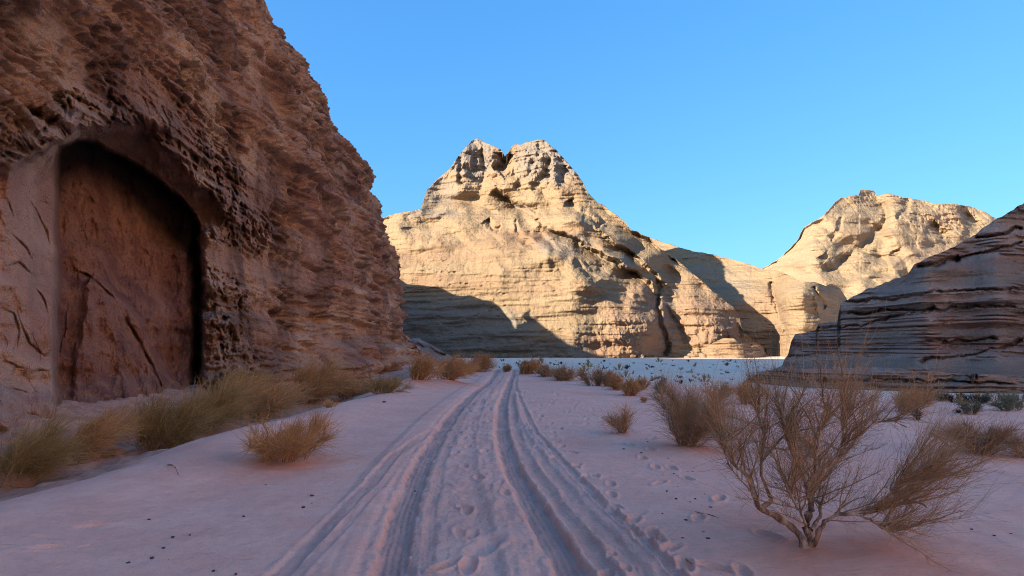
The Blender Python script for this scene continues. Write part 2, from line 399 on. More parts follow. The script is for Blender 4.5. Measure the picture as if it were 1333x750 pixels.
def build_cliff():
    t = [-70, -50, -35, -22, -12, -5, 0, 3, 5, 7, 8.5, 9.6, 10.5, 11.3, 12, 12.6, 13.1]; s = 13.4
    while s < END_Y: t.append(s); s += min(.14, s * s / 9600 * .98)
    while s < END_Y + 18: t.append(s); s += .16
    while s < END_Y + 60: t.append(s); s += 3
    t = np.array(t); nc = len(t)
    el = np.linspace(-.2, .61, 560); nv = len(el)
    se = np.clip(t, 13.4, END_Y)
    H = EYE + el[:, None] * se[None]
    top = H[-1]
    k = (np.arange(1, 41) / 40.0)[:, None] ** 1.5
    H = np.concatenate([H, top[None] + (114 - top[None]) * k], 0)
    T = np.repeat(t[None], H.shape[0], 0)
    x, y, nx, ny = cliff_point(T, H)
    PX, PY = pix(x, y, H)
    vis = (y > 5)
    # arch masks measured on the wall face
    def sd(poly):
        d, _, _ = polyline_px(poly[1:-1] if False else poly, PX, PY); return np.where(inside_poly(poly, PX, PY), d, -d)
    jit = 5 * fbm(T * .5, H * .5, 2, 3)
    so = np.where(vis, sd(ARCH_OUT), -99); si = np.where(vis, sd(ARCH_IN), -99)
    edgej = 9 * fbm(T / 1.6, H / 1.6, 6, 4); so = so + edgej * .6; si = si + edgej * .35
    so = np.where(PX < 40, np.minimum(so, (PX + 0) * .5), so)
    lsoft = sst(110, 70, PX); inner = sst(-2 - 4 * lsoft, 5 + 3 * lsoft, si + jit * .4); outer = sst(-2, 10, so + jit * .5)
    smooth = np.maximum(inner, outer)
    leftwall = sst(95, 55, PX) * sst(205, 235, PY + jit * 2) * vis
    smooth = np.maximum(smooth, leftwall * .8)
    patchy = sst(-.45, .15, fbm(T / 7, H / 3.2, 44, 3))
    band = np.exp(-((H - 5.0 - .03 * T - .4 * perlin(T / 6, 2, 2)) / .55) ** 2) * sst(22, 25, T) * sst(48, 36, T)
    rough = (1 - smooth) * (.30 + .70 * patchy) * (1 - .75 * band)
    # bedding coordinate: dips gently, warped
    hb = H + .35 * fbm(T / 9, H / 9, 1.0, 3) + .02 * T
    D = 1.1 * fbm(T / 16, H / 14, 2.0, 3) * sst(8, 20, T) * (.25 + .75 * rough) * sst(10, 40, T + H)
    D += .22 * fbm(T / 4.5, hb / 3.0, 4.0, 5, .6) * rough
    far = sst(16, 55, T)
    # hard and soft beds stand out and sink back
    bed = perlin(hb / 2.1, T / 50, 7.7) * .9 + .8 * perlin(hb / .8, T / 40, 3.1) + .45 * perlin(hb / .33, T / 22, 5.1)
    D += (.32 + .22 * far) * np.tanh(bed * 3.4) * (rough * .8 + .12) * (.55 + .6 * sst(-.3, .4, fbm(T / 8, H / 8, 11, 2)))
    bed2 = perlin(hb / .42, T / 5, 15.0) + .7 * perlin(hb / .2, T / 3, 25.0); D += .13 * np.tanh(bed2 * 4) * (rough * .85 + .08 * (1 - inner))
    for lt, la, w_ in ((.42, .15, 1 - far), (.95, .34, far), (1.9, .45, .3 + .7 * far)):     # ledges: a lip over a hollow
        ph = hb / lt + .35 * fbm(T / (lt * 9), hb / (lt * 5), lt, 3); fr = ph - np.floor(ph)
        on = sst(-.25, .15, perlin(np.floor(ph) * 7.3, T / (lt * 8), lt * 3) + .4 * fbm(T / lt / 2, hb / lt, 4, 3))
        D += la * w_ * on * (sst(0, .3, fr) * (1 - sst(.86, 1, fr)) - .4) * (rough * .9 + .06 * (1 - inner))
    # slanting ribs: plates eroded along the bedding
    rib = ridged(T / 1.6 + hb * .5, hb / .62, 8.0, 3)
    D += .15 * rib * rough
    # vertical flutes
    fl = ridged(T / .75 + .3 * perlin(T, H, 0), hb / 3.8, 1.5, 3)
    D += .11 * (1 + 1.6 * far) * fl * rough * sst(.2, -.5, fbm(T / 7, H / 5, 21, 2))
    # tafoni at three sizes
    wx = T + .35 * fbm(T * .9, H * .9, 5, 2); wy = hb + .35 * fbm(T * .9, H * .9, 6, 2) 
    for sc, amp, th, sd_, z0, wn, wf in ((1.7, .60, .46, 5, 31, .0, 1), (1.1, .42, .46, 7, 35, .55, .6), (.62, .36, .44, 0, 41, 1, .7), (.34, .24, .44, 9, 51, 1, .5), (.19, .11, .46, 15, 61, 1, 0)):
        amp = amp * (wn * (1 - far) + wf * far)
        f1, f2, rn = worley(wx / (sc * 1.45), wy / (sc * .8), sd_)
        msk = sst(-.25, .25, fbm(T / (sc * 6), H / (sc * 5), z0, 2) + .12)
        pit = (1 - sst(.08, th, f1 + .12 * perlin(wx * 3 / sc, wy * 3 / sc, 1))) * (rn > .30)
        D -= amp * pit * msk * rough * .95 - amp * .22 * rough
        if sc < 1: D += .08 * amp * msk * rough * (1 - sst(0, .18, f2 - f1))
    D += .05 * fbm(T * 3, H * 3.2, 2.5, 3) * (rough + .35) + .028 * ridged(T * 3.4, hb * 5, 2.5, 2) * rough
    # shallow spalls on the smooth wall left of the arch
    f1, f2, rn = worley(T / 1.3 + .3 * fbm(T, H, 3, 2), H / 1.5 + .3 * T + .3 * fbm(T, H, 8, 2), 3)
    D += leftwall * (1 - inner) * (.10 * (rn - .5) + .16 * fbm(T / 1.1, H / 2.0, 23, 5, .6))
    D += leftwall * (.07 + .08 * sst(430, 470, PY)) * np.tanh(5 * perlin((H + .25 * T) / .9, T / 7, 3))
    D += .55 * np.exp(-((so + 10) / 14) ** 2) * sst(320, 270, PY) * sst(0, 30, PX) * vis      # the brow over the arch
    # the arched recess, pushed in along the line of sight so that its rim keeps its place: sloping soffit, then the deep inner wall
    IN = np.clip(so, 0, 40) / 40 * 2.6 * sst(0, 4, so) * (1 - sst(330, 420, PY) * .9) * sst(5, 80, PX)
    IN = IN + .7 * sst(0, 3, so) * (1 - sst(300, 330, PY)) * sst(5, 40, PX)
    IN = IN + inner * np.interp(PY, [150, 200, 260, 320, 420, 520], [2.6, 2.6, 2.3, 1.9, 1.5, 1.2])
    # leaning slab inside, cracks and seams
    def crack(pts, wpx, dep):
        nonlocal D
        d, sdd, par = polyline_px(pts, PX + edgej * .8, PY + edgej * .6); D = D - dep * np.clip(.7 + .9 * perlin(T * 1.3, H * 1.3, 5), 0, 1.3) * np.exp(-(d / wpx) ** 2) * vis
        return d, sdd, par
    slabp = [(118, 350), (140, 362), (165, 385), (190, 425), (215, 470), (235, 500), (240, 560), (70, 560), (92, 500), (98, 430), (108, 380)]
    pj = PX + edgej * .8; qj = PY + edgej * .6; sl = sst(0, 9, np.where(inside_poly(slabp, pj, qj), polyline_px(slabp, pj, qj)[0], -9)); D += .42 * sl * vis * inner
    crack([(100, 352), (120, 362), (148, 388), (172, 428), (195, 470), (214, 505)], 1.8, .26)
    crack([(96, 350), (90, 400), (78, 440), (72, 500)], 1.2, .10)
    for c_ in ([(22, 396), (28, 425), (40, 450), (58, 461), (69, 455)], [(44, 372), (58, 392), (63, 412)], [(2, 402), (18, 408), (24, 430), (20, 455)], [(2, 470), (32, 478)], [(40, 487), (70, 480)], [(8, 352), (26, 340), (48, 362)],
               [(12, 300), (34, 322), (44, 350)], [(30, 250), (48, 275), (60, 300), (66, 330)], [(2, 505), (45, 512)], [(14, 262), (22, 290)]):
        d_, s2_, p_ = polyline_px(c_, PX + edgej * .5, PY + edgej * .5); e_ = np.sin(np.clip(p_, 0, 1) * math.pi)
        D = D - leftwall * (1 - inner) * e_ * (.10 * np.exp(-(d_ / 1.4) ** 2) + .10 * np.where(s2_ > 0, np.exp(-d_ / 16), 0))
    crack([(257, 300), (259, 360), (261, 430), (261, 510)], 7.5, 1.5)
    D += .26 * fbm(T / 1.6, H / 1.8, 14, 6, .58) * inner
    D += .05 * np.tanh(5 * perlin(hb / .5, T / 6, 9)) * inner
    # ledges along the foot at the far end
    foot = sst(2.6, 1.4, H + .5 * perlin(T / 5, 0, 3)) * sst(30, 52, T)
    D += foot * (1.6 + 1.2 * perlin(T / 6, 1, 1))
    foot2 = sst(1.0, .4, H + .3 * perlin(T / 3, 5, 3)) * sst(13, 30, T); D += foot2 * .7
    near = sst(.9, -.2, H) * sst(30, 12, T); D += near * (1.1 + .6 * fbm(T / 1.5, H / 1.2, 3, 3))
    D = np.where(T < 13, D * .5, D)
    rl = np.sqrt(x * x + y * y + (H - EYE) ** 2)
    # near the recess the relief is applied along the line from the viewpoint of the survey, so that its outline stays true
    wr = np.maximum(sst(-110, -12, so), leftwall) * sst(8, 12, T)
    dn = np.maximum(-(x * nx + y * ny) / rl, .3)
    IN = IN - wr * D / dn; D = D * (1 - wr)
    X = x + nx * D + IN * x / rl; Yy = y + ny * D + IN * y / rl
    Z = H + .06 * fbm(T * 1.5, H * 1.5, 17, 2) + IN * (H - EYE) / rl
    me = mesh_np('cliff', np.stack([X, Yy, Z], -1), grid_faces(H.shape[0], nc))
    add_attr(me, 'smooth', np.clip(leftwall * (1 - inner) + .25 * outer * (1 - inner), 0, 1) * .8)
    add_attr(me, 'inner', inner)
    dk = inner * sst(0, 1, 1 - (PY - np.interp(PX, [70, 110, 150, 200, 235, 262], [225, 205, 225, 270, 305, 330])) / 45.0 + jit * .03)  # varnish plus painted shade under the top of the arch
    slot = np.exp(-((PX - 257) / 7.0) ** 2) * sst(295, 320, PY) * inner  # painted shade in the slot at the right edge
    add_attr(me, 'varnish_shade', np.clip(np.maximum(dk * 1.0 + slot * .9, .5 * sst(4, 16, so) * (1 - inner) * sst(90, 130, PX) * sst(330, 300, PY)), 0, .95) * vis)  # last term paints the shade of the downward-facing soffit
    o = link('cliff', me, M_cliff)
    tag(o, 'towering red brown pitted sandstone cliff with an arched recess on the left', kind='structure')

# ------------------------------------------------------------------ rock massifs traced with true distances
RELIEF = {}
def relief(name, sky_pts, base_pts, rb_pts, slopes, crease=(), steps=(), bulges=(), nc=600, nr=300, terr=.8, zs=1.0, amp=1.0, rough_sky=2.0, mat=None, label='', ledge=(.8, 1.6, .1), flow=None, crag=(), ledge_skip=0.0, fs=1.0, sm=3, seed=0, tone=(), grey=(), back=60, ribs=0.0, noise_top=None, pits=0.0):
    p0, p1 = sky_pts[0][0], sky_pts[-1][0]
    cols = np.linspace(p0, p1, nc)
    top = np.interp(cols, [p[0] for p in sky_pts], [p[1] for p in sky_pts]) + rough_sky * fbm(cols / 14, cols * 0 + seed, 0, 5, .6)
    bot = np.interp(cols, [p[0] for p in base_pts], [p[1] for p in base_pts])
    V = np.linspace(0, 1, nr)[:, None]
    PX = np.repeat(cols[None], nr, 0); PY = bot[None] + (top - bot)[None] * V
    az, el = ray(PX, PY)
    sl = np.array(slopes, float); wsum = 0; cs = 0
    for q in sl:
        wgt = 1 / ((PX - q[0]) ** 2 + 1.8 * (PY - q[1]) ** 2 + 350) ** 1.5; wsum = wsum + wgt; cs = cs + wgt * q[2]
    ang = cs / wsum
    cot = 1 / np.tan(np.radians(ang))
    r = np.zeros_like(PX)
    r[0] = np.interp(cols, [p[0] for p in rb_pts], [p[1] for p in rb_pts]) + amp * 1.2 * fbm(cols / 60, seed + 3.3, 0, 2)
    kk = np.exp(-np.linspace(-2, 2, 31) ** 2); kk /= kk.sum(); r[0] = np.convolve(np.pad(r[0], 15, 'edge'), kk, 'valid')
    wob = 2.2 * fbm(cols / 60, seed + 1.0, 0, 3)
    for i in range(1, nr):
        z = EYE + el[i - 1] * r[i - 1]
        zz = (z + wob * 1.2) / zs; xx = az[i - 1] * r[i - 1]
        b = perlin(zz / 9, xx / 160, seed) + .7 * perlin(zz / 3.6, xx / 80, seed + 5) + .45 * perlin(zz / 1.5, xx / 40, seed + 9)
        m = (1 - terr) + terr * (.12 + 2.0 * sst(-.25, .45, b))
        c = np.minimum(cot[i - 1] * m, .85 / np.maximum(el[i], .02))
        c = np.minimum(c, 7)
        dz = np.maximum((el[i] - el[i - 1]) * r[i - 1] / np.maximum(1 - c * el[i], .12), 0)
        r[i] = r[i - 1] + c * dz
    kn_ = np.exp(-np.linspace(-2, 2, 2 * sm + 1) ** 2); kn_ /= kn_.sum()
    r = np.apply_along_axis(lambda q_: np.convolve(np.pad(q_, sm, 'edge'), kn_, 'valid'), 1, r)
    # carve and build out along the traced lines
    jx = 3.5 * fbm(PX / 18, PY / 18, seed + 2, 4); jy = 3.5 * fbm(PX / 18, PY / 18, seed + 7, 4)
    for pts, wpx, dep in crease:
        d, s_, par = polyline_px(pts, PX + jx, PY + jy)
        r = r + dep * np.exp(-(d / wpx) ** 2) * sst(0, .06, par) * (1 - sst(.94, 1, par))
    for pts, fall, dep in steps:             # ground on the right-hand side of the line stands further back
        d, s_, par = polyline_px(pts, PX + jx, PY + jy)
        a_ = np.array(pts[0], float); c_ = np.array(pts[-1], float) - a_; env = np.sin(np.clip(((PX - a_[0]) * c_[0] + (PY - a_[1]) * c_[1]) / (c_ @ c_), 0, 1) * math.pi) ** .9
        r = r + dep * np.where(s_ * np.sign(fall) > 0, sst(0, 7.0, d) * np.exp(-d / abs(fall)), 0) * env
    for bx, by, sx, sy, dep in bulges:
        q = ((PX - bx) / sx) ** 2 + ((PY - by) / sy) ** 2; r = r - dep * np.exp(-q)
    x = az * r; z = EYE + el * r
    hb = z + .8 * fbm(x / 25, z / 25, seed, 2)
    steep = sst(38, 66, ang)
    fade = sst(0, .03, 1 - V)
    n = 2.2 * fs * fbm(x / 28 / fs, r / 40 / fs, z / 22 / fs + seed, 3) + .9 * fs * ridged(x / 14 / fs, r / 30 / fs, z / 13 / fs + seed, 2) * (.3 + .7 * (1 - steep)) + .24 * fbm(x / 3.6, r / 8, z / 2.0, 4)
    n = n + .9 * np.tanh(3 * (perlin(hb / 2.6 / zs, x / 40, seed) + .5 * perlin(hb / 1.1 / zs, x / 25, 4))) * (.35 + .65 * steep)
    n = n + .16 * ridged(x / 2.4, r / 9, z / 9, 2) * steep
    if flow:                              # rounded slabs that run down the slope side by side
        for (fa, fm, fl_, fw) in flow:
            ca, sa = math.cos(fa), math.sin(fa); u = (PX * ca + PY * sa) / fl_; v = (-PX * sa + PY * ca) / fw
            v = v + .6 * fbm(PX / 50, PY / 50, seed + 31, 2)
            q_ = 1 - 2.2 * np.abs(perlin(u, v, seed + 33)); n = n + fm * np.tanh(q_ * 1.4) * (1 - .75 * steep) * fade
    for bx, by, sx, sy, a_ in crag:
        m_ = np.exp(-((PX - bx) / sx) ** 2 - ((PY - by) / sy) ** 2)
        n = n - m_ * a_ * (.9 * ridged(x / 7 + .3 * fbm(x / 6, z / 6, 1, 2), z / 16, seed + 3, 3) + .5 * fbm(x / 2.6, z / 2.6, seed + 5, 3) + .6 * np.tanh(4 * perlin(hb / 3.5, x / 14, 6)))
    la, lt, lb = ledge                    # thin beds: a lip that juts out over a hollow
    ph = hb / lt + .4 * fbm(x / (lt * 18), z / (lt * 8), seed + 8, 3); fr = ph - np.floor(ph)
    rn_ = perlin(np.floor(ph) * 7.31 + seed, x / (lt * 9), 0); lip = sst(0, .35, fr) * (1 - sst(.82, 1, fr))
    smo = np.zeros_like(PX)
    for bx, by, sx, sy, a in grey: smo = np.maximum(smo, sst(1.3, .5, ((PX + jx - bx) / sx) ** 2 + ((PY + jy * .6 - by) / sy) ** 2) * ledge_skip)
    n = n - (1 - smo) * la * lip * sst(lb - .15, lb + .25, rn_ + .5 * fbm(x / (lt * 5), hb / (lt * 2), 12, 3))
    if ribs: n = n + ribs * ridged(x / 7 + .25 * perlin(x / 5, z / 5, 0), r / 40, z / 26 + seed, 3)
    if pits:
        f1, f2, rn = worley(x / 4.2, hb / 2.4, seed + 11)
        n = n + pits * (1 - sst(.05, .34, f1)) * (rn > .6) * steep * sst(-.1, .3, fbm(x / 25, z / 14, 6, 2))
    r = r + amp * n
    x = az * r; y = r; z = EYE + el * r
    vis_n = nr
    RELIEF[name + str(seed)] = (PX, PY, x, y, z)
    # skirts: below the ground, down the back, and round both flanks
    ks = np.array([(8, 1), (3, 0)], float)
    low = np.stack([x[0] , y[0] , np.full(nc, -9.0)], -1)[None]
    P = np.stack([x, y, z], -1)
    bk = []
    for k in range(1, 15):
        f = k / 14.0; zt = z[-1] + (-9 - z[-1]) * f ** 1.15
        yb = y[-1] + back * f + 3 * fbm(cols / 20, f * 3, seed, 2)
        bk.append(np.stack([x[-1] * yb / y[-1], yb, zt + 1.2 * fbm(cols / 12, f * 5, 1, 2)], -1))
    P = np.concatenate([low, P, np.array(bk)], 0)
    L = P[:, :1].copy(); R = P[:, -1:].copy()
    def flank(E, sgn):
        out = []
        for k in (1, 2, 3, 4):
            Q = E.copy(); f = k / 4.0; Q[:, 0, 1] += back * f; Q[:, 0, 2] = Q[:, 0, 2] + (-9 - Q[:, 0, 2]) * f ** 1.5; Q[:, 0, 0] = E[:, 0, 0] * (Q[:, 0, 1] / E[:, 0, 1]); out.append(Q)
        return out
    P = np.concatenate(flank(L, -1)[::-1] + [P] + flank(R, 1), 1)
    me = mesh_np(name, P, grid_faces(P.shape[0], P.shape[1]))
    def pad(a): a = np.concatenate([a[:1], a, np.repeat(a[-1:], 14, 0)], 0); return np.concatenate([np.repeat(a[:, :1], 4, 1), a, np.repeat(a[:, -1:], 4, 1)], 1)
    def patches(lst):
        t = np.zeros_like(PX)
        for bx, by, sx, sy, a in lst:
            q = ((PX + 2 * jx - bx) / sx) ** 2 + ((PY + jy - by) / sy) ** 2; t = np.maximum(t, a * sst(1.25, .55, q + .35 * fbm(x / 6, hb / 3, 3, 3)))
        return pad(np.clip(t, 0, 1))
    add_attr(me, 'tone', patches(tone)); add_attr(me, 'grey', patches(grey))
    o = link(name, me, mat)
    tag(o, label, kind='structure')
    return o

def build_massifs():
    # central massif: twin peaks, benches, the long right-hand ramp
    sky_a = [(470, 292), (490, 286), (520, 277), (548, 272), (551, 262), (556, 247), (571, 232), (586, 219), (596, 203), (606, 192), (613, 184), (621, 180), (632, 186), (644, 191), (652, 196), (657, 203), (661, 198),
             (668, 189), (678, 187), (690, 185), (700, 182), (709, 181), (716, 189), (724, 195), (731, 203), (741, 214), (751, 226), (760, 239), (766, 252), (778, 263), (792, 272), (803, 280), (813, 289), (821, 298), (833, 304),
             (845, 309), (855, 321), (875, 335), (895, 350), (920, 372), (940, 388), (955, 400), (962, 412), (966, 430), (985, 446), (996, 452), (1000, 462)]
    base_a = [(470, 466), (520, 466), (700, 466), (1000, 474)]
    rb_a = [(470, 326), (560, 312), (660, 296), (748, 281), (790, 286), (835, 294), (858, 300), (872, 306), (905, 305), (950, 310), (985, 320), (1000, 328)]
    sl = []
    for px in range(480, 860, 40): sl += [(px, 455, 88), (px, 425, 86), (px, 395, 84)]
    sl += [(500, 340, 62), (540, 340, 60), (600, 340, 62), (660, 345, 66), (720, 350, 66), (780, 370, 62), (830, 390, 70), (500, 305, 50), (560, 300, 38), (620, 300, 40), (680, 310, 42), (740, 320, 42), (790, 340, 40), (840, 360, 50),
           (580, 265, 42), (620, 265, 40), (660, 270, 42), (700, 275, 40), (740, 285, 42), (790, 300, 45), (560, 255, 70), (590, 240, 74), (620, 215, 76), (640, 235, 66), (690, 220, 64), (730, 225, 62), (700, 200, 72), (745, 245, 55), (600, 205, 78),
           (880, 440, 80), (920, 440, 80), (960, 445, 78), (900, 400, 66), (940, 415, 66), (880, 365, 48), (860, 340, 42), (830, 320, 42), (910, 380, 48)]
    crease = [([(852, 362), (860, 380), (855, 402), (862, 425), (868, 445), (867, 468)], 3.5, 7),
              ([(658, 200), (656, 212), (646, 224)], 9, 12),
              ([(640, 246), (655, 256), (672, 266), (690, 273), (702, 276)], 6, 5),
              ([(700, 284), (705, 296), (716, 302), (736, 306), (758, 318)], 5, 4),
              ([(738, 262), (748, 272), (765, 282), (785, 297)], 6, 6),
              ([(632, 286), (640, 296), (650, 300)], 5, 6),
              ([(745, 338), (762, 352), (778, 366)], 4, 3.5), ([(866, 395), (880, 420), (893, 450)], 3, 3),
              ([(598, 200), (601, 235), (604, 240)], 4, 3.5), ([(618, 205), (617, 235)], 4, 2.5), ([(700, 200), (690, 225), (668, 245)], 4, 3), ([(716, 208), (706, 232), (690, 250)], 4, 3), ([(735, 215), (732, 240)], 5, 4),
              ([(670, 287), (676, 305)], 2.5, 2), ([(690, 300), (684, 320)], 2.5, 1.6)]
    steps = [([(643, 243), (665, 258), (690, 274), (706, 282)], 22, 16),
             ([(700, 290), (735, 300), (760, 316), (790, 331), (808, 340), (828, 350), (846, 364), (860, 385), (860, 405)], 42, 22),
             ([(770, 262), (765, 285), (790, 305), (820, 325), (845, 345), (865, 365), (885, 385)], 26, 16),
             ([(620, 182), (636, 200), (640, 225), (632, 240)], 20, 14),
             ([(706, 184), (722, 205), (720, 240), (735, 255)], 20, 14),
             ([(712, 330), (735, 350), (760, 372), (790, 380)], 16, 5)]
    bul = [(800, 350, 24, 14, 11), (762, 374, 28, 15, 9), (836, 374, 17, 16, 9), (722, 328, 32, 14, 8), (905, 372, 24, 14, 8), (845, 334, 18, 9, 6), (650, 318, 34, 12, 6), (560, 318, 40, 12, 6), (690, 262, 16, 9, 5), (745, 285, 22, 10, 6), (610, 218, 20, 30, 9), (698, 216, 26, 32, 9), (570, 285, 60, 16, 5), (600, 420, 90, 60, 3), (760, 350, 40, 30, 5), (820, 420, 34, 50, 8), (930, 430, 26, 40, 7), (790, 315, 30, 14, 5), (905, 395, 24, 20, 4), (668, 290, 14, 10, 3), (610, 250, 20, 8, 4), (655, 245, 18, 8, 3)]
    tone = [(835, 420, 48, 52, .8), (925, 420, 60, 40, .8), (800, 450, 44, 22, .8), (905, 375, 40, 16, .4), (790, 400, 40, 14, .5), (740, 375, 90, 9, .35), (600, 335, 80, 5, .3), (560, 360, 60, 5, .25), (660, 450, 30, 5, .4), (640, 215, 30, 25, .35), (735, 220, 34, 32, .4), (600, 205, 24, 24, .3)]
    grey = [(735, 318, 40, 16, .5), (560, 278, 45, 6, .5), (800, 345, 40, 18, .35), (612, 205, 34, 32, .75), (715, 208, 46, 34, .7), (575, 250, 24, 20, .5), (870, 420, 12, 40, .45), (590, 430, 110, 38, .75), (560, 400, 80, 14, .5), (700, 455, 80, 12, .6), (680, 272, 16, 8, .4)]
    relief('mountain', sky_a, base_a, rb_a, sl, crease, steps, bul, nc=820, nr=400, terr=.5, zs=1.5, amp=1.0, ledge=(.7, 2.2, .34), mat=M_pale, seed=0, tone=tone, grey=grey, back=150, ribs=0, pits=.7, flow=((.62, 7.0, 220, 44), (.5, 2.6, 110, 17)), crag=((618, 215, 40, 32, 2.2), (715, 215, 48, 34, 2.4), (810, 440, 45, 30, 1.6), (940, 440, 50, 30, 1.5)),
           label='pale banded sandstone mountain with twin summits in the centre')
    # the slab behind it and the rounded dome
    sky_c = [(800, 300), (838, 306), (860, 314), (893, 325), (930, 332), (955, 338), (985, 347), (998, 352), (1012, 352), (1024, 357), (1035, 362), (1042, 367), (1060, 367), (1075, 372), (1082, 369), (1092, 374), (1102, 388), (1112, 420), (1125, 465)]
    rb_c = [(800, 400), (860, 384), (900, 366), (960, 352), (1010, 345), (1017, 330), (1024, 318), (1045, 308), (1065, 312), (1085, 330), (1125, 372)]
    sl = [(850, 330, 40), (900, 345, 34), (950, 360, 36), (990, 375, 40), (1030, 372, 35), (1060, 375, 40), (900, 400, 75), (950, 420, 80), (1000, 430, 84), (1050, 420, 84), (1050, 390, 76), (1090, 400, 74), (1000, 400, 70), (1050, 455, 85), (980, 455, 84)]
    relief('mountain', sky_c, [(800, 468), (1125, 468)], rb_c, sl, [([(1007, 366), (1004, 382), (1012, 400), (1022, 425), (1024, 450)], 3.5, 5), ([(1060, 372), (1062, 384), (1075, 400)], 2.5, 5)],
           [([(1058, 375), (1064, 395), (1070, 420)], 14, 6)], [(985, 375, 20, 10, 4), (1040, 385, 24, 16, 5)], nc=420, nr=230, terr=.7, zs=1.6, amp=.9, rough_sky=.8, mat=M_pale, seed=13,
           tone=[(985, 420, 40, 40, .45), (1005, 385, 12, 16, .5)], grey=[(920, 375, 60, 30, .3)], back=110, flow=((.4, 1.6, 90, 16),), label='sloping sandstone shoulder ending in a sunlit rounded dome, right of the twin summits')
    # far mountain on the right
    sky_f = [(975, 358), (1000, 345), (1015, 336), (1026, 325), (1040, 310), (1046, 296), (1060, 288), (1072, 281), (1088, 262), (1095, 257), (1118, 253), (1120, 247), (1137, 248), (1142, 254), (1152, 253), (1164, 253), (1180, 258), (1205, 261),
             (1215, 265), (1250, 266), (1268, 270), (1285, 278), (1296, 284), (1310, 300), (1345, 315)]
    rb_f = [(975, 620), (1010, 580), (1060, 530), (1110, 505), (1160, 500), (1200, 510), (1240, 540), (1345, 620)]
    sl = [(1020, 345, 42), (1060, 320, 38), (1100, 320, 40), (1140, 310, 42), (1180, 310, 40), (1220, 300, 44), (1260, 300, 48), (1100, 285, 62), (1130, 262, 50), (1150, 285, 60), (1128, 252, 72), (1200, 270, 40), (1250, 275, 50),
          (1060, 365, 50), (1120, 365, 52), (1180, 350, 58), (1100, 380, 35), (1150, 390, 30), (1200, 380, 50), (1050, 390, 45), (1080, 290, 45), (1110, 302, 36), (1130, 330, 38), (1090, 340, 58)]
    relief('mountain', sky_f, [(975, 430), (1345, 430)], rb_f, sl,
           [([(1146, 262), (1155, 275), (1152, 290), (1135, 308), (1112, 330), (1090, 345), (1068, 352)], 6, 11), ([(1176, 256), (1180, 272), (1168, 285)], 5, 8), ([(1070, 332), (1075, 340)], 5, 6), ([(1165, 325), (1180, 350), (1178, 362)], 8, 8),
            ([(1210, 290), (1222, 300), (1232, 310)], 6, 7), ([(1250, 270), (1262, 285), (1275, 292)], 6, 8), ([(1095, 280), (1092, 300), (1080, 312)], 3, 4)],
           [([(1196, 262), (1215, 285), (1230, 300), (1240, 330)], 30, 9), ([(1155, 320), (1160, 340), (1165, 362)], 22, 7), ([(1140, 250), (1150, 262), (1156, 280)], 14, 8)],
           [(1115, 290, 30, 24, 10), (1180, 300, 34, 26, 14), (1060, 340, 24, 20, 8)], nc=420, nr=230, terr=.6, zs=2.6, amp=1.5, rough_sky=1.2, mat=M_far, seed=29, tone=[(1195, 340, 40, 26, .3), (1225, 290, 30, 18, .3), (1120, 300, 60, 6, .35)],
           grey=[], back=260, ledge=(1.8, 5.0, .3), flow=((-.7, 2.2, 220, 34), (.45, 2.0, 120, 22)), fs=1.5, crag=((1230, 290, 60, 25, 1.5), (1150, 262, 60, 12, 1.6)), label='sunlit cream mountain with a blocky summit, farther off on the right')
    # dark ledgy slope, right foreground
    sky_g = [(1022, 470), (1030, 440), (1034, 432), (1062, 430), (1078, 424), (1082, 421), (1098, 418), (1102, 416), (1118, 388), (1140, 376), (1175, 360), (1190, 348), (1204, 338), (1240, 322), (1268, 306), (1290, 290), (1312, 277), (1333, 264), (1380, 238), (1440, 212)]
    sky_g = [(966, 497), (980, 489), (1000, 483), (1018, 476), (1026, 462), (1030, 446), (1035, 435), (1062, 430), (1066, 421), (1090, 418), (1094, 395), (1110, 386), (1116, 384), (1128, 377), (1180, 358), (1190, 345), (1204, 337), (1240, 322), (1268, 306), (1290, 290), (1312, 277), (1333, 264), (1380, 238), (1440, 212)]
    rb_g = [(966, 120), (1022, 126), (1050, 116), (1100, 100), (1200, 84), (1333, 76), (1440, 72)]
    sl = [(1040, 460, 62), (1060, 440, 70), (1150, 440, 66), (1250, 440, 64), (1333, 440, 66), (1080, 420, 72), (1150, 415, 60), (1250, 410, 60), (1333, 410, 60), (1120, 395, 70), (1200, 385, 66), (1333, 380, 60), (1150, 372, 26), (1230, 350, 30), (1290, 340, 26),
          (1350, 340, 30), (1290, 300, 60), (1333, 290, 60), (1333, 315, 30), (1210, 338, 66), (1400, 260, 40), (1150, 475, 16), (1250, 478, 15), (1333, 478, 15), (1080, 478, 18), (1050, 495, 15), (1150, 495, 12), (1250, 497, 12), (1350, 497, 12)]
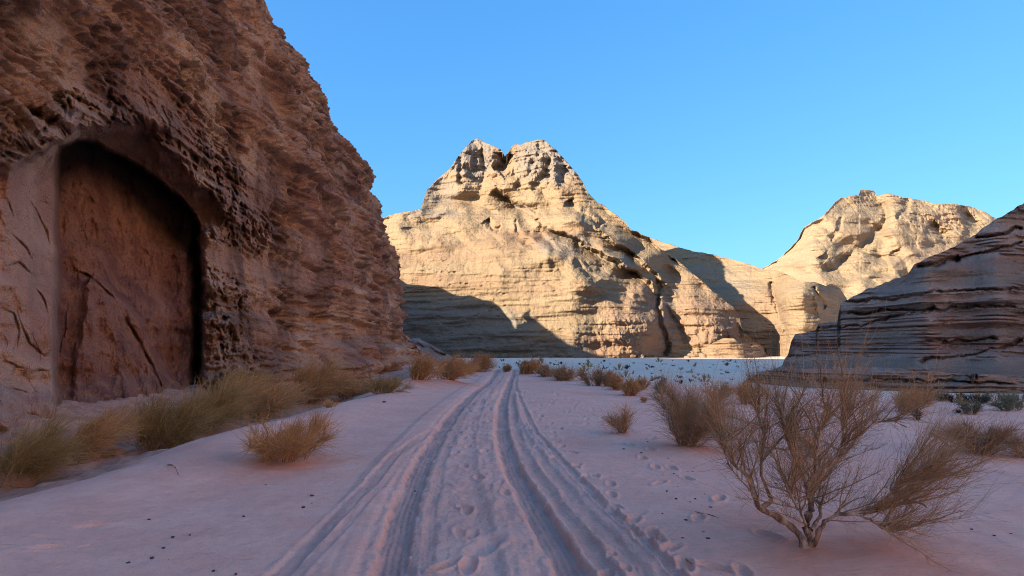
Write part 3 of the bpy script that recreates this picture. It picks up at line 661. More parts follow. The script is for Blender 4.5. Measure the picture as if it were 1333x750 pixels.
    relief('rock_slope', sky_g, [(966, 504), (1022, 503), (1440, 514)], rb_g, sl,
           [([(1100, 392), (1150, 390), (1220, 380), (1333, 375), (1440, 370)], 2.0, 1.6), ([(1060, 428), (1120, 425), (1180, 408), (1250, 400), (1333, 398)], 1.8, 1.4), ([(1190, 348), (1230, 342), (1250, 335)], 3, 3), ([(1240, 340), (1333, 316)], 1.5, 2.0),
            ([(1100, 410), (1160, 404), (1220, 402)], 1.8, 2), ([(1190, 470), (1260, 462), (1300, 455), (1333, 443)], 2.0, 1.6), ([(1200, 445), (1300, 440)], 1.5, 1.5), ([(1270, 310), (1290, 308), (1333, 296)], 1.8, 2.2)],
           [], [(1240, 350, 60, 10, 1.5)], nc=460, nr=290, fs=.35, sm=60, terr=.85, zs=.55, amp=.6, ledge=(1.5, .62, .0), ledge_skip=.9, rough_sky=1.6, mat=M_right, seed=41, tone=[(1200, 480, 200, 12, .5)], grey=[(1250, 355, 120, 22, .5), (1333, 290, 60, 14, .35), (1160, 372, 60, 9, .4), (1250, 402, 90, 7, .4), (1150, 440, 50, 9, .4), (1280, 430, 70, 8, .4), (1180, 476, 190, 10, .25)], back=90,
           label='dark shaded slope of thin rock ledges rising on the right')
    # low reddish ledge in front of it
    sky_h = [(968, 496), (985, 488), (1010, 482), (1060, 480), (1120, 478), (1190, 480), (1240, 486), (1300, 488), (1360, 494), (1440, 500)]
    relief('rock_ledge', sky_h, [(968, 508), (1100, 508), (1333, 514), (1440, 518)], [(968, 88), (1050, 76), (1200, 68), (1440, 62)], [(1000, 495, 50), (1100, 500, 70), (1200, 505, 75), (1100, 484, 22), (1250, 505, 78), (1250, 490, 24), (1400, 500, 40)],
           [([(1060, 496), (1150, 494), (1333, 500)], 1.6, 1.2)], [], [], nc=380, nr=60, terr=.9, zs=.3, amp=.28, ledge=(1.8, .6, -.15), rough_sky=1.2, mat=M_right, seed=53, tone=[(1150, 498, 260, 12, .6)], grey=[], back=26,
           label='low reddish rock ledge along the foot of the right-hand slope')
    # sunlit rubble at the foot of the second buttress
    sky_e = [(905, 470), (912, 462), (920, 452), (928, 446), (940, 441), (955, 440), (962, 447), (975, 448), (990, 449), (995, 458), (998, 468), (1004, 474)]
    relief('rock_ledge', sky_e, [(905, 474), (1004, 476)], [(905, 302), (930, 291), (960, 288), (985, 294), (1004, 306)], [(930, 460, 45), (960, 455, 50), (960, 468, 70), (990, 460, 60)], [], [], [(925, 458, 8, 8, 3), (950, 448, 10, 6, 3)], nc=150, nr=60, terr=.9, zs=.8, amp=1.1,
           rough_sky=1.6, mat=M_pale, seed=61, tone=[(955, 460, 50, 14, .5)], back=30, label='sunlit heap of broken ledges at the foot of the central mountain')
    # dark talus tongue beyond the end of the left cliff
    sky_t = [(500, 432), (520, 436), (533, 441), (545, 440), (556, 446), (568, 452), (580, 460), (592, 466), (606, 469)]
    relief('rock_ledge', sky_t, [(500, 474), (606, 474)], [(500, 150), (550, 150), (580, 156), (606, 165)], [(520, 455, 40), (560, 460, 36)], [([(520, 446), (550, 450), (580, 462)], 2, 2)], [], [], nc=160, nr=60, terr=.9, zs=.5, amp=.7, rough_sky=1.0, mat=M_right, seed=71,
           tone=[(540, 455, 40, 10, .4)], back=30, label='low dark rock tongue beyond the end of the left cliff')

def build_shadow_mesa():
    """the rest of the left massif: it stands behind the cliff and shades the valley"""
    PX, PY, x, y, z = RELIEF['mountain0']
    sh = [(500, 352), (517, 362), (530, 370), (545, 371), (562, 373), (572, 374), (590, 383), (600, 385), (612, 384), (628, 390), (640, 392), (652, 401), (662, 414), (671, 429), (677, 424), (682, 403), (689, 400), (694, 415), (700, 418), (718, 432), (740, 448), (765, 458), (795, 467)]
    ry, rz = [], []
    for a, b in sh:
        j = np.argmin(np.abs(PX[0] - a)); i = np.argmin(np.abs(PY[:, j] - b))
        t = (x[i, j] + 100) / -SD.x; ry.append(y[i, j] + SD.y * t); rz.append(z[i, j] + SD.z * t)
    o = np.argsort(ry); ry = np.array(ry)[o]; rz = np.array(rz)[o]
    print('mesa', list(zip(ry.round(), rz.round(1))))
    ys = np.unique(np.concatenate([np.linspace(-120, ry[0] - 4, 60), np.arange(ry[0] - 4, ry[-1] + 6, .6), np.linspace(ry[-1] + 6, ry[-1] + 40, 14)]))
    ridge = np.interp(ys, np.concatenate([[-120, 60, 120, ry[0] - 12], ry, [ry[-1] + 12, ry[-1] + 40]]), np.concatenate([[112, 112, 100, max(rz[0], 60) + 6], rz, [rz[-1] * .7, -9]]))
    xs = np.array([-300, -260, -220, -190, -160, -140, -125, -115, -108, -104, -102, -101, -100, -99, -98, -96, -92, -86, -80, -74, -68, -63, -60], float)
    fx = np.interp(xs, [-300, -180, -110, -104, -102, -101, -100, -99, -98, -96, -90, -60], [-.1, .4, .66, .74, .84, .91, 1, .91, .84, .74, .6, -.1])
    Z = -5 + (ridge[:, None] + 5) * fx[None]
    X = np.repeat(xs[None], len(ys), 0); Y = np.repeat(ys[:, None], len(xs), 1)
    Z = Z + 2.5 * fbm(X / 18, Y / 18, 3, 4) * sst(0, 12, np.abs(X + 100))
    me = mesh_np('mesa', np.stack([X, Y, Z], -1), grid_faces(len(ys), len(xs)))
    tag(link('mesa', me, M_cliff), 'sandstone massif continuing behind the left cliff', kind='structure')

def build_bounce_wall():  # out of view, added for its warm bounced light
    """unseen wall added beyond the right-hand slope to bounce warm sunlight into the shade"""
    a = np.linspace(0, 1, 150); b = np.linspace(0, 1, 90)
    path = np.array([(40, -260), (75, -180), (88, -110), (92, -50), (98, 0), (118, 45), (150, 90), (215, 150), (300, 210)], float)
    p = catmull(path, 150); tn = unit(np.gradient(p, axis=0)); nx = tn[:, 1]; ny = -tn[:, 0]
    prof_d = np.interp(b, [0, .1, .3, .55, .7, .85, 1], [0, 6, 22, 50, 70, 110, 190]); prof_h = np.interp(b, [0, .1, .3, .55, .7, .85, 1], [-8, 18, 66, 118, 146, 152, -8])
    A_, B_ = np.meshgrid(a, b); k = .75 + .25 * np.sin(a * 3.1) + .12 * perlin(a * 9, 3.3, 1)
    H = prof_h[:, None] * k[None]; D = prof_d[:, None] + 9 * fbm(A_ * 8, H / 45, 3, 4) + 3 * np.tanh(3 * perlin(H / 9, A_ * 12, 5)) + 2.5 * fbm(A_ * 40, H / 9, 5, 3)
    X = p[:, 0][None] + nx[None] * D; Y = p[:, 1][None] + ny[None] * D
    me = mesh_np('bounce_wall', np.stack([X, Y, H], -1), grid_faces(90, 150)); add_attr(me, 'tone', H * 0); add_attr(me, 'grey', H * 0)
    tag(link('bounce_wall', me, M_bounce), 'unseen sandstone wall added right of the view to bounce warm light', kind='structure')

# ------------------------------------------------------------------ shrubs
def tubes(paths, radii, sides=3):
    N, K, _ = paths.shape
    tan = np.gradient(paths, axis=1); tan /= np.linalg.norm(tan, axis=2, keepdims=True) + 1e-9
    ref = np.where(np.abs(tan[..., 2:3]) > .9, np.array([1., 0, 0]), np.array([0, 0, 1.]))
    a = np.cross(tan, ref); a /= np.linalg.norm(a, axis=2, keepdims=True) + 1e-9; b = np.cross(tan, a)
    ang = np.arange(sides) * 2 * math.pi / sides
    V = paths[:, :, None] + radii[:, :, None, None] * (a[:, :, None] * np.cos(ang)[None, None, :, None] + b[:, :, None] * np.sin(ang)[None, None, :, None])
    base = (np.arange(N)[:, None, None] * K + np.arange(K - 1)[None, :, None]) * sides
    s = np.arange(sides); s2 = (s + 1) % sides
    f = np.stack([base + s, base + s2, base + s2 + sides, base + s + sides], -1).reshape(-1, 4)
    return V.reshape(-1, 3), f, np.repeat(np.arange(N), K * sides)
def unit(v): return v / (np.linalg.norm(v, axis=-1, keepdims=True) + 1e-9)
def catmull(pts, n):
    pts = np.asarray(pts, float); P = np.vstack([2 * pts[0] - pts[1], pts, 2 * pts[-1] - pts[-2]]); m = len(pts) - 1
    t = np.linspace(0, m - 1e-6, n); i = t.astype(int); u = (t - i)[:, None]
    return .5 * ((2 * P[i + 1]) + (-P[i] + P[i + 2]) * u + (2 * P[i] - 5 * P[i + 1] + 4 * P[i + 2] - P[i + 3]) * u ** 2 + (-P[i] + 3 * P[i + 1] - 3 * P[i + 2] + P[i + 3]) * u ** 3)

def broom_mesh(seed, h, wdt, n_prim, n_twig, r0, r1, lean=(0, 0), spread=1.0, droop=.0, tuft=.45, base_w=.25, K=4):
    """stems fanning from a crown of roots, each feathered with fine upright twigs"""
    q = np.random.RandomState(seed)
    a = q.rand(n_prim) * 2 * math.pi; rad = np.sqrt(q.rand(n_prim))
    ncl = 4 + n_prim // 9; ca = q.rand(ncl) * 2 * math.pi; cr = np.sqrt(q.rand(ncl)); ch = .5 + .6 * q.rand(ncl); cl = q.randint(0, ncl, n_prim)
    a = ca[cl] + q.normal(size=n_prim) * .35; rad = np.clip(cr[cl] + q.normal(size=n_prim) * .16, 0, 1.05)
    base = np.stack([np.cos(a) * rad * wdt * base_w, np.sin(a) * rad * wdt * base_w, np.full(n_prim, -.05 * h)], -1)
    tip = np.stack([np.cos(a) * rad * wdt * .5 * spread + lean[0] * h, np.sin(a) * rad * wdt * .5 * spread + lean[1] * h, h * (.62 + .35 * q.rand(n_prim)) * (1 - .35 * rad ** 2) * ch[cl]], -1)
    t = np.linspace(0, 1, 6)[None, :, None]
    P = base[:, None] * (1 - t) + tip[:, None] * t; P[..., 2] += (np.sin(t[..., 0] * math.pi) * .10 * h * q.rand(n_prim)[:, None]) - droop * h * t[..., 0] ** 3
    P[:, 1:-1] += q.normal(size=(n_prim, 4, 3)) * .025 * h
    v1, f1, i1 = tubes(P, np.linspace(r0, r0 * .35, 6)[None].repeat(n_prim, 0) * (.6 + .8 * q.rand(n_prim))[:, None], 4)
    k = q.randint(0, n_prim, n_twig); u = q.rand(n_twig) ** .8 * 4.6 + .3; i = u.astype(int); fr = (u - i)[:, None]
    p0 = P[k, i] * (1 - fr) + P[k, i + 1] * fr; tn = unit(P[k, i + 1] - P[k, i])
    d = unit(tn * .9 + q.normal(size=(n_twig, 3)) * .55 + np.array([lean[0] * .4, lean[1] * .4, .35]))
    L = h * tuft * (.45 + .75 * q.rand(n_twig)); s = np.linspace(0, 1, K)[None, :, None]
    bend = q.normal(size=(n_twig, 3)) * .18; bend[:, 2] -= .10
    bend[:, 0] += lean[0] * .35
    Q = p0[:, None] + (d[:, None] * s + bend[:, None] * s ** 2) * L[:, None, None]
    Q[..., 2] = np.maximum(Q[..., 2], .01)
    v2, f2, i2 = tubes(Q, np.linspace(r1, r1 * .4, K)[None].repeat(n_twig, 0) * (.6 + .8 * q.rand(n_twig))[:, None], 3)
    m1 = mesh_np('stems', v1, f1); add_attr(m1, 'hue', q.rand(n_prim)[i1])
    m2 = mesh_np('twigs', v2, f2); add_attr(m2, 'hue', q.rand(n_twig)[i2])
    return m1, m2
BM = {}
def broom(loc, key, mats, label, cat='shrub', rz=0, sc=1, group=None, name='desert_shrub', **kw):
    if key not in BM:
        m1, m2 = broom_mesh(**kw); m1.materials.append(mats[0]); m2.materials.append(mats[1]); BM[key] = (m1, m2)
    m1, m2 = BM[key]
    e = empty(name, loc, rz, sc); tag(e, label, cat, group)
    link('stems', m1, None, e); t = link('twigs', m2, None, e); t['kind'] = 'stuff'
    return e
def joined_shrub_mesh(key, mat, **kw):
    m1, m2 = broom_mesh(**kw)
    v1 = np.empty(len(m1.vertices) * 3); m1.vertices.foreach_get('co', v1); v2 = np.empty(len(m2.vertices) * 3); m2.vertices.foreach_get('co', v2)
    f1 = np.array([p.vertices[:] for p in m1.polygons]); f2 = np.array([p.vertices[:] for p in m2.polygons])
    me = mesh_np(key, np.concatenate([v1, v2]), np.concatenate([f1, f2 + len(v1) // 3])); me.materials.append(mat)
    add_attr(me, 'hue', np.random.RandomState(5).rand(len(me.vertices)))
    return me

def place(px, py, z=None):
    """foot of a thing seen at this pixel of the photograph: walk down the ray until it meets the ground"""
    az, el = ray(px, py); r = 3.0 * 1.02 ** np.arange(250)
    for _ in range(2):
        h = EYE + el * r - ground_base(az * r, r)[0]
        k = int(np.argmax(h <= 0)) if (h <= 0).any() else len(r) - 1
        r = np.linspace(r[max(k - 1, 0)], r[k], 24)
    r = float(r[-1] if k else r[0]); return float(az * r), r, gz(az * r, r)

G_L = 'brooms along the dune edge below the left cliff'
MOUNDS = []
BUSH = []
def plan(px, py, **k):
    x, y, z = place(px, py); BUSH.append((x, y, k)); return x, y
def plan_bushes():
    D = dict
    def P(px, py, hpx, wpx, **k):
        x, y = plan(px, py, hpx=hpx, wpx=wpx, **k)
        if k.get('mound'): MOUNDS.append((x, y, k['mound'][0], k['mound'][1], k['mound'][2]))
    # left row, near to far
    P(22, 636, 92, 120, kind='olive', lean=(.45, .1), n=4200, label='olive brown broom at the left edge, nearest of the row below the cliff')
    P(95, 606, 66, 95, kind='tan', lean=(.55, .1), n=2600, label='straggly tan broom leaning right, second in the row below the arch', mound=(.9, .08, .35))
    P(140, 566, 46, 70, kind='tan', lean=(.6, .0), n=1300, label='thin pale dry broom on the slope below the arch')
    P(205, 584, 72, 90, kind='olive', lean=(.25, .1), n=4200, label='dense dark olive broom in front of the arch recess')
    P(262, 566, 74, 100, kind='olive', lean=(.35, .1), n=4200, label='broad olive tan broom under the right foot of the arch', mound=(1.0, .1, .6))
    P(318, 546, 66, 110, kind='tan', lean=(.4, .1), n=4200, label='tall tan broom right of the arch, backed by the cliff')
    P(390, 528, 52, 96, kind='tan', lean=(.35, .1), n=3600, label='rounded tan broom at the right end of the big thicket', mound=(1.4, .1, .2))
    P(378, 604, 56, 118, kind='rust', lean=(.15, 0), n=5200, label='rust orange broom standing alone on the dune in front of the row', mound=(1.0, .10, .8))
    P(298, 520, 40, 80, kind='olive', lean=(.3, .1), n=2200, label='grey olive broom close against the cliff behind the thicket')
    P(455, 518, 28, 60, kind='tan', lean=(.3, 0), n=2200, label='low tan broom between the thicket and the far mounds')
    P(500, 512, 26, 60, kind='olive', lean=(.2, 0), n=2200, label='low olive broom near the end of the left cliff')
    P(548, 502, 36, 46, kind='tan', lean=(.3, 0), n=2600, label='upright tan broom on a red sand mound near the end of the cliff', mound=(1.6, .22, .8))
    P(580, 500, 32, 44, kind='rust', lean=(.4, 0), n=2600, label='orange broom leaning right on the red sand mound', mound=(1.4, .22, .9))
    P(604, 487, 18, 24, kind='rust', lean=(.4, 0), n=1500, label='rust broom just left of where the tracks crest the dune')
    P(622, 484, 23, 26, kind='rust', lean=(.3, 0), n=1700, label='taller rust broom at the crest left of the tracks')
    P(365, 530, 10, 30, kind='tan', lean=(.4, 0), n=500, label='tiny dry tuft on the dune below the thicket')
    P(430, 530, 12, 22, kind='tan', lean=(.1, 0), n=500, label='tiny pinkish tuft on the dune beside the low tan broom')
    # crest and right of the tracks
    P(660, 484, 9, 20, kind='grey', lean=(0, 0), n=900, label='small dark bush between the two tracks at the crest')
    P(683, 487, 22, 22, kind='rust', lean=(.35, 0), n=1600, label='reddish bush right beside the right-hand track at the crest')
    P(712, 490, 14, 34, kind='grey', lean=(0, 0), n=1600, label='low grey bush beside the reddish one at the crest')
    P(735, 495, 18, 36, kind='grey', lean=(0, 0), n=1800, label='wider grey brown bush along the dune crest')
    P(774, 502, 25, 26, kind='grey', lean=(-.1, 0), n=1500, label='grey twiggy bush at the valley edge, left of a smaller one')
    P(791, 503, 18, 22, kind='grey', lean=(.1, 0), n=1200, label='small grey brown bush close beside the twiggy one')
    P(808, 508, 22, 22, kind='rust', lean=(0, 0), n=1500, label='brown upright bush at the valley edge')
    P(822, 515, 22, 22, kind='rust', lean=(0, 0), n=1300, label='rust bush just in front of the brown upright one')
    P(836, 507, 15, 24, kind='rust', lean=(0, 0), n=1100, label='low rust bush right of the brown upright one')
    P(864, 513, 17, 22, kind='sage', lean=(0, 0), n=1200, label='grey green bush at the valley edge behind the tall shrub')
    P(840, 524, 8, 14, kind='rust', lean=(0, 0), n=350, label='tiny reddish tuft on bare sand before the valley edge')
    P(813, 564, 36, 34, kind='rust', lean=(0, 0), n=1300, r=.6, label='small lone twiggy bush on the open sand right of the tracks')
    P(892, 584, 98, 82, kind='brown', lean=(.1, 0), n=5200, label='tall airy brown shrub left of the large branching one', mound=(.8, .04, .5))
    P(1274, 592, 56, 78, kind='brown', lean=(0, 0), n=4200, label='round rust brown shrub alone on the sand at the right', mound=(.6, .03, .5))
    P(1338, 596, 34, 50, kind='brown', lean=(-.2, 0), n=1500, label='dark twiggy shrub cut by the right edge of the picture')
    P(935, 520, 26, 40, kind='brown', lean=(0, 0), n=1600, label='brown bush behind the tall airy shrub')
    P(972, 526, 34, 34, kind='tan', lean=(.1, 0), n=1300, label='tan bush showing behind the left crown of the large shrub')
    P(1172, 536, 32, 60, kind='tan', lean=(.15, 0), n=1700, label='tan bush behind the right crown of the large shrub')
    P(1265, 539, 17, 20, kind='sage', lean=(0, 0), n=1200, label='small round sage green bush in front of the dark pair')
    P(1316, 535, 20, 34, kind='sage', lean=(0, 0), n=1500, label='pale sage bush near the right edge')
    P(1248, 524, 12, 22, kind='dark', lean=(0, 0), n=1000, label='dark green bush under the ledge, left of its twin')
    P(1269, 525, 12, 24, kind='dark', lean=(0, 0), n=1000, label='darkest green bush under the ledge, right of its twin')
    P(1220, 522, 12, 30, kind='sage', lean=(0, 0), n=900, label='grey green bush under the low ledge, left of the dark pair')
    P(1195, 521, 12, 26, kind='tan', lean=(0, 0), n=900, label='tan bush under the low ledge, leftmost of that row')
    P(1300, 523, 12, 30, kind='sage', lean=(0, 0), n=900, label='low sage bush under the ledge, right of the dark pair')
    P(1330, 522, 10, 24, kind='sage', lean=(0, 0), n=700, label='sage bush under the ledge at the right edge')
MT = {'olive': (M_bark, M_tw_gr), 'tan': (M_bark, M_tw_tan), 'rust': (M_bark, M_tw_or), 'grey': (M_tw_br, M_tw_br), 'brown': (M_bark, M_tw_br), 'sage': (M_tw_gr, M_tw_sage), 'dark': (M_tw_dk, M_tw_dk)}
def px_left(x): return x < -3
def build_bushes():
    for i, (x, y, k) in enumerate(BUSH):
        z = gz(x, y) + sum(mh * math.exp(-((x - mx) ** 2 + (y - my) ** 2) / mr ** 2 * 1.6) for mx, my, mr, mh, _ in MOUNDS)
        s = y / F_PX; h = k['hpx'] * s * (.95 if px_left(x) else 1.05); wd = k['wpx'] * s * (.8 if x < -3 else 1)
        kind = k['kind']; rtw = (1.2 if x < -3 else 1) * max(.0022, .00022 * y) * k.get('r', 1) * (1.0 if kind != 'brown' else .85)
        airy = kind in ('brown',)
        npr = 34 if airy else 60
        if k['n'] < 1600: npr = 26
        broom((x, y, z), 'b%d' % i, MT[kind], k['label'], seed=100 + i, h=h, wdt=wd, n_prim=npr, n_twig=int(k['n'] * (.8 if airy else .68 if x < -3 else .9)), r0=rtw * (3.2 if airy else 2.2), r1=rtw, lean=k['lean'],
              spread=1.15, base_w=.08 if airy or k.get('r') else .28, tuft=.38 if airy else .5, K=4 if y < 20 else 3)

def build_big_shrub():
    bx, by, bz = place(1052, 719)
    root = empty('desert_shrub', (bx, by, bz)); tag(root, 'large leafless branching shrub with a pale twisted trunk in the right foreground', 'shrub')
    q = np.random.RandomState(11)
    def W(px, py, dep=0.0):          # point at the shrub's distance plus an offset in depth
        az, el = ray(px, py); y = by + dep; return np.array([az * y - bx, dep, EYE + el * y - bz])
    limbs = [   # (points px,py,depth), radius start, radius end
        ([(1050, 722, 0), (1047, 708, 0), (1040, 696, .02), (1022, 680, .03), (1005, 669, .0), (990, 662, -.04), (984, 650, -.06), (980, 636, -.08), (975, 622, -.1)], .028, .015, 'limb'),
        ([(975, 622, -.1), (966, 614, -.12), (955, 604, -.15), (944, 588, -.18), (938, 572, -.2)], .013, .005, 'limb'),
        ([(990, 662, -.02), (1002, 655, .05), (1004, 648, .08), (995, 630, .12), (991, 610, .15), (992, 590, .2), (995, 570, .22), (988, 548, .25), (984, 528, .25)], .016, .005, 'limb'),
        ([(1050, 722, 0), (1056, 706, .0), (1052, 692, .03), (1050, 678, .06), (1056, 662, .1), (1054, 646, .1), (1050, 630, .08)], .030, .020, 'trunk'),
        ([(1050, 630, .08), (1042, 612, .05), (1034, 594, .0), (1026, 574, -.05), (1020, 552, -.1), (1018, 530, -.1)], .016, .005, 'limb'),
        ([(1050, 634, .08), (1058, 620, .15), (1070, 610, .2), (1086, 598, .25), (1104, 584, .3), (1122, 564, .35), (1140, 551, .4), (1160, 548, .4), (1180, 556, .42)], .017, .004, 'limb'),
        ([(1054, 646, .1), (1060, 620, -.1), (1062, 596, -.2), (1066, 570, -.25), (1076, 545, -.3), (1080, 525, -.3)], .012, .004, 'limb'),
        ([(1058, 712, .0), (1066, 692, -.1), (1074, 680, -.15), (1090, 671, -.2), (1112, 668, -.25), (1138, 666, -.25), (1160, 658, -.25), (1190, 654, -.2), (1206, 660, -.15)], .018, .006, 'limb'),
        ([(1056, 690, .0), (1068, 672, .1), (1066, 655, .15), (1058, 648, .2), (1068, 630, .3), (1090, 600, .4), (1110, 560, .5)], .014, .004, 'limb'),
        ([(1150, 661, -.25), (1175, 645, -.3), (1200, 630, -.3), (1222, 612, -.3)], .008, .003, 'limb'),
        ([(1112, 668, -.25), (1130, 676, -.3), (1150, 688, -.35), (1172, 696, -.35)], .009, .004, 'limb'),
        ([(1052, 700, .0), (1048, 680, -.15), (1040, 665, -.25), (1030, 645, -.3), (1024, 625, -.3)], .010, .003, 'limb'),
        ([(1086, 598, .25), (1096, 575, .15), (1100, 550, .1), (1108, 528, .1)], .009, .003, 'limb'),
        ([(1138, 666, -.25), (1155, 648, -.3), (1168, 628, -.35), (1180, 606, -.4)], .008, .003, 'limb'),
    ]
    src = []; limb_curves = []
    for pts, r0, r1, nm in limbs:
        p = catmull([W(*a) for a in pts], 26); p[1:-1] += q.normal(size=(24, 3)) * .0035
        rr = np.linspace(r0 * 1.25, r1 * 1.25, 26) * (1 + .12 * q.normal(size=26))
        if nm == 'trunk' or r0 > .026: rr[:3] *= 1.25
        v, f, _ = tubes(p[None], rr[None], 9)
        m = mesh_np(nm, v, f); link(nm, m, M_bark, root); limb_curves.append((p, r0, r1))
    # secondary branches off the outer parts of the limbs
    sec = []; sr = []; right = []
    for li, (p, r0, r1) in enumerate(limb_curves):
        n = (18 if li not in (7, 9, 10, 13) else 17) if li not in (0, 3) else 4
        for _ in range(n):
            i = int(4 + q.rand() ** .7 * 20) if li not in (0, 3) else int(12 + q.rand() * 12)
            tn = unit(p[min(i + 1, 25)] - p[i - 1]); up = np.array([0, 0, 1.0])
            if li in (7, 9, 10, 13):
                d = unit(tn * .3 + up * (.05 + .85 * q.rand()) + np.array([.15 + .95 * q.rand(), 0, 0]) + q.normal(size=3) * .32); L = .24 + .30 * q.rand()
            else:
                d = unit(tn * .5 + up * (.45 + .5 * q.rand()) + q.normal(size=3) * .55); L = .24 + .36 * q.rand()
            s = np.linspace(0, 1, 7)[:, None]; b = q.normal(size=3) * .12
            c = p[i] + (d * s + b * s * s) * L; c[1:] += q.normal(size=(6, 3)) * .004
            sec.append(c); sr.append(np.linspace(.0065, .0022, 7) * (.7 + .5 * q.rand())); right.append(li in (7, 9, 10, 13))
    sec = np.array(sec); sr = np.array(sr); right = np.array(right)
    v, f, ii = tubes(sec, sr, 5); m = mesh_np('branches', v, f); add_attr(m, 'hue', q.rand(len(sec))[ii]); o = link('branches', m, M_tw_br, root); o['kind'] = 'stuff'
    # fine twigs
    def fine(n, mask, mat, name, r, Ls, dirb, rnd, ori=None):
        idx = np.flatnonzero(mask); k = idx[q.randint(0, len(idx), n)]; u = q.rand(n) * 5.6 + .3; i = u.astype(int); i = np.minimum(i, 5); fr = (u - i)[:, None]
        p0 = sec[k, i] * (1 - fr) + sec[k, np.minimum(i + 1, 6)] * fr; tn = unit(sec[k, np.minimum(i + 1, 6)] - sec[k, i])
        d = unit(tn * .75 + q.normal(size=(n, 3)) * rnd + np.array(dirb)); L = Ls[0] + (Ls[1] - Ls[0]) * q.rand(n) ** 1.6
        s = np.linspace(0, 1, 5)[None, :, None]; bend = q.normal(size=(n, 3)) * .2
        Q = p0[:, None] + (d[:, None] * s + bend[:, None] * s ** 2) * L[:, None, None]; Q[:, 1:] += q.normal(size=(n, 4, 3)) * .006
        v, f, ii = tubes(Q, np.linspace(r, r * .45, 5)[None].repeat(n, 0) * (.6 + .8 * q.rand(n))[:, None], 3)
        m = mesh_np(name, v, f); add_attr(m, 'hue', q.rand(n)[ii]); o = link(name, m, mat, root); o['kind'] = 'stuff'
    fine(4400, ~right, M_tw_br, 'twigs', .0015, (.05, .36), (0, 0, .40), .55)
    fine(700, ~right, M_tw_tan, 'twigs', .0013, (.22, .50), (0, 0, .9), .40)
    fine(900, right, M_tw_or, 'twigs', .0013, (.10, .46), (.35, 0, .45), .40)
    fine(450, right, M_tw_br, 'twigs', .0012, (.3, .6), (.6, 0, .7), .30)
    fine(700, right, M_tw_or, 'twigs', .0016, (.05, .20), (.1, 0, -.35), .5)
    fine(900, ~right, M_tw_br, 'twigs', .0013, (.1, .30), (-.15, 0, -.5), .4)

def build_valley_shrubs():
    ms = [joined_shrub_mesh('small_shrub', m, seed=300 + i, h=.55, wdt=.8, n_prim=8, n_twig=90, r0=.02, r1=.022, spread=1.1, base_w=.15, tuft=.5, K=3) for i, m in enumerate((M_tw_dk, M_tw_br, M_tw_dk, M_tw_gr))]
    q = np.random.RandomState(21); pts = []
    tries = 0
    while len(pts) < 115 and tries < 9000:
        tries += 1
        px = 560 + 430 * q.rand(); lo = 469 if px < 640 else 470; hi = np.interp(px, [560, 680, 750, 860, 985], [480, 481, 486, 500, 504]); py = lo + (hi - lo) * q.rand() ** 1.0
        if px < 640 and q.rand() < .5: continue
        x, y, z = place(px, py)
        if y > 268 or y < 50: continue
        if all((x - a) ** 2 + (y - b) ** 2 > 4 for a, b, _ in pts): pts.append((x, y, z))
    for i, (x, y, z) in enumerate(pts):
        o = link('small_shrub', ms[i % 4]); o.location = (x, y, z - .03); o.rotation_euler = (0, 0, q.rand() * 6); s = (.45 + 1.2 * q.rand() ** 3) * (1 + y / 240); o.scale = (s, s, s * (.8 + .4 * q.rand()))
        tag(o, 'small dark shrub dotted on the pale valley floor below the central mountain', 'shrub', 'small shrubs scattered over the pale valley floor')
    # a few on the right-hand floor
    for i in range(14):
        px = 1190 + 150 * q.rand(); py = 517 + 30 * q.rand() ** 2; x, y, z = place(px, py)
        o = link('small_shrub', ms[(i * 3) % 4]); o.location = (x, y, z - .02); o.rotation_euler = (0, 0, q.rand() * 6); s = .35 + .4 * q.rand(); o.scale = (s, s, s)
        tag(o, 'low scrubby tuft on the pale ground under the right-hand ledge', 'shrub', 'low tufts under the right-hand ledge')

